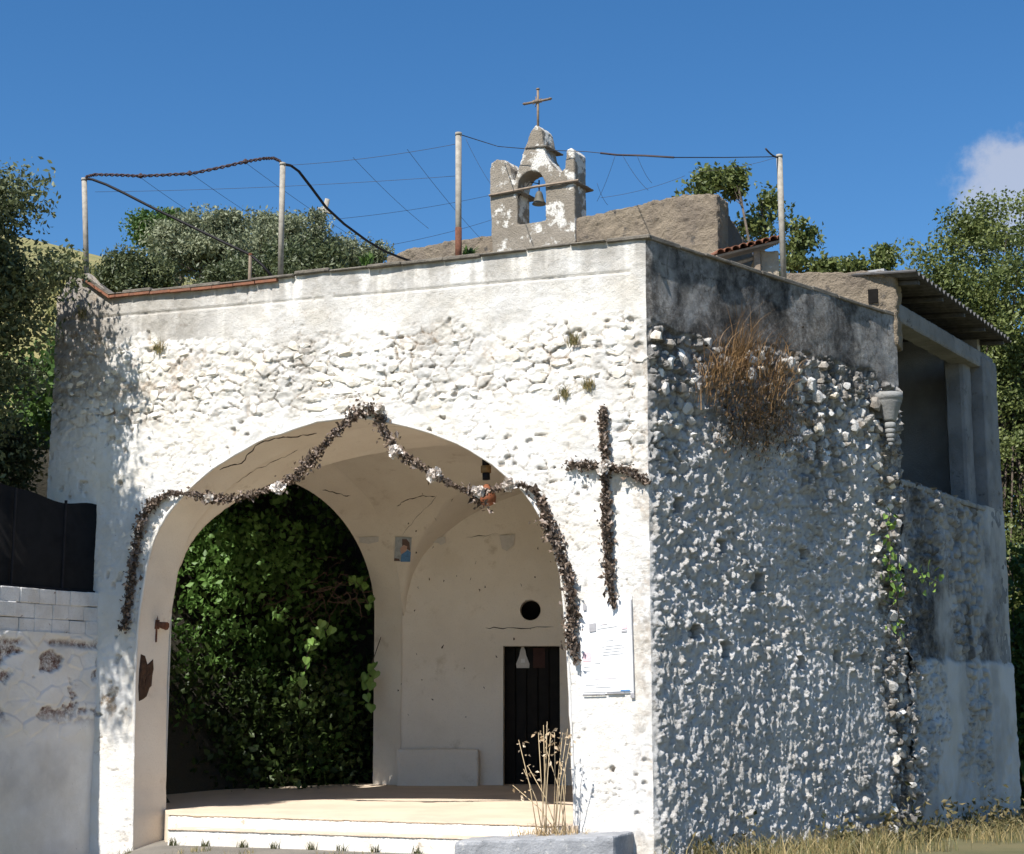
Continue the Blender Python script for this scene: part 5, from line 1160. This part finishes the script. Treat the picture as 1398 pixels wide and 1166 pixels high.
# dry grass and weeds along the foot of the side wall
gb = []
for _ in range(6500):
    s = g5.uniform(-.1, 10.5); 
    p = (C + eS * s + nS * (.08 + 1.1 * g5.random() ** 1.5)) if s < 5.3 else (Ep + eB * (s - 5.3) + nB * (.08 + 1.1 * g5.random() ** 1.5))
    dens = float(vnoise(np.array([s * 1.8 + 3]), np.array([.5]))[0]); 
    if g5.random() > (2.2 * (dens - .30) if s > .45 else .05): continue
    p = p.copy(); p[2] = float(groundz(p[0], p[1])) - .03; gb.append(p)
tag(blades('dry_grass', 'weed', None, np.array(gb), .34, .9, .006, 81), 'dry grass and weeds along the foot of the side wall and annex', 'grass', None, 'stuff')
gb = []
for _ in range(900):
    s = g5.uniform(.3, 6.2); p = C + eL * s + nF * (1.0 + .25 * abs(g5.normal())); 
    if vnoise(np.array([s * 3.1]), np.array([1.5]))[0] < .5: continue
    p[2] = float(groundz(p[0], p[1])) - .02; gb.append(p)
tag(blades('step_weeds', 'weed', None, np.array(gb), .10, .6, .006, 82), 'short weeds growing along the foot of the steps', 'grass', None, 'stuff')
hb_ = []
for _ in range(22):
    s = g5.uniform(.6, 10); p = (C + eS * s + nS * (.1 + .5 * g5.random())) if s < 5.3 else (Ep + eB * (s - 5.3) + nB * (.1 + .5 * g5.random()))
    z_ = float(groundz(p[0], p[1])); r6 = .08 + .12 * g5.random()
    for _ in range(60): q = p + g5.normal(size=3) * r6 * np.array([1, 1, .0]); q[2] = z_ + abs(g5.normal()) * r6 * 1.3; hb_.append(q)
tag(leaves('low_herbs', leaf_mat('herb_leaf', (.06, .065, .025), (.24, .19, .09), .3), None, np.array(hb_), .05, seed=91, long=1.8, up=.6), 'low dark herbs among the dry grass at the wall foot', 'herbs', None, 'stuff')
for i in range(9):
    s = 2.0 + .44 * i + .12 * (g5.random() - .5); q0w = C + eL * s + nF * .56; q0w[2] = float(groundz(q0w[0], q0w[1])) - .01
    o = blades('weed_tuft', leaf_mat('tuft_leaf', (.05, .06, .025), (.16, .15, .07), .2) if i == 0 else M['tuft'], None, q0w + g5.normal(size=(26, 3)) * np.array([.028, .02, 0]), .12, .5, .007, 400 + i); M['tuft'] = o.data.materials[0]
    tag(o, 'small dark green weed tuft at the foot of the white step riser', 'weed', 'weed tufts along the step')
# hillside grass
gb = []
for _ in range(9000):
    Y = g5.uniform(33, 56); u = g5.uniform(40, 330); X_ = (u - 699) / 2268 * Y; gb.append((X_, Y, float(groundz(X_, Y)) - .02))
tag(blades('hill_grass', leaf_mat('hill_grass', (.13, .15, .035), (.30, .26, .09), .3), None, np.array(gb), .30, .6, .02, 83), 'sunlit yellow-green grass on the hill slope', 'grass', None, 'stuff')
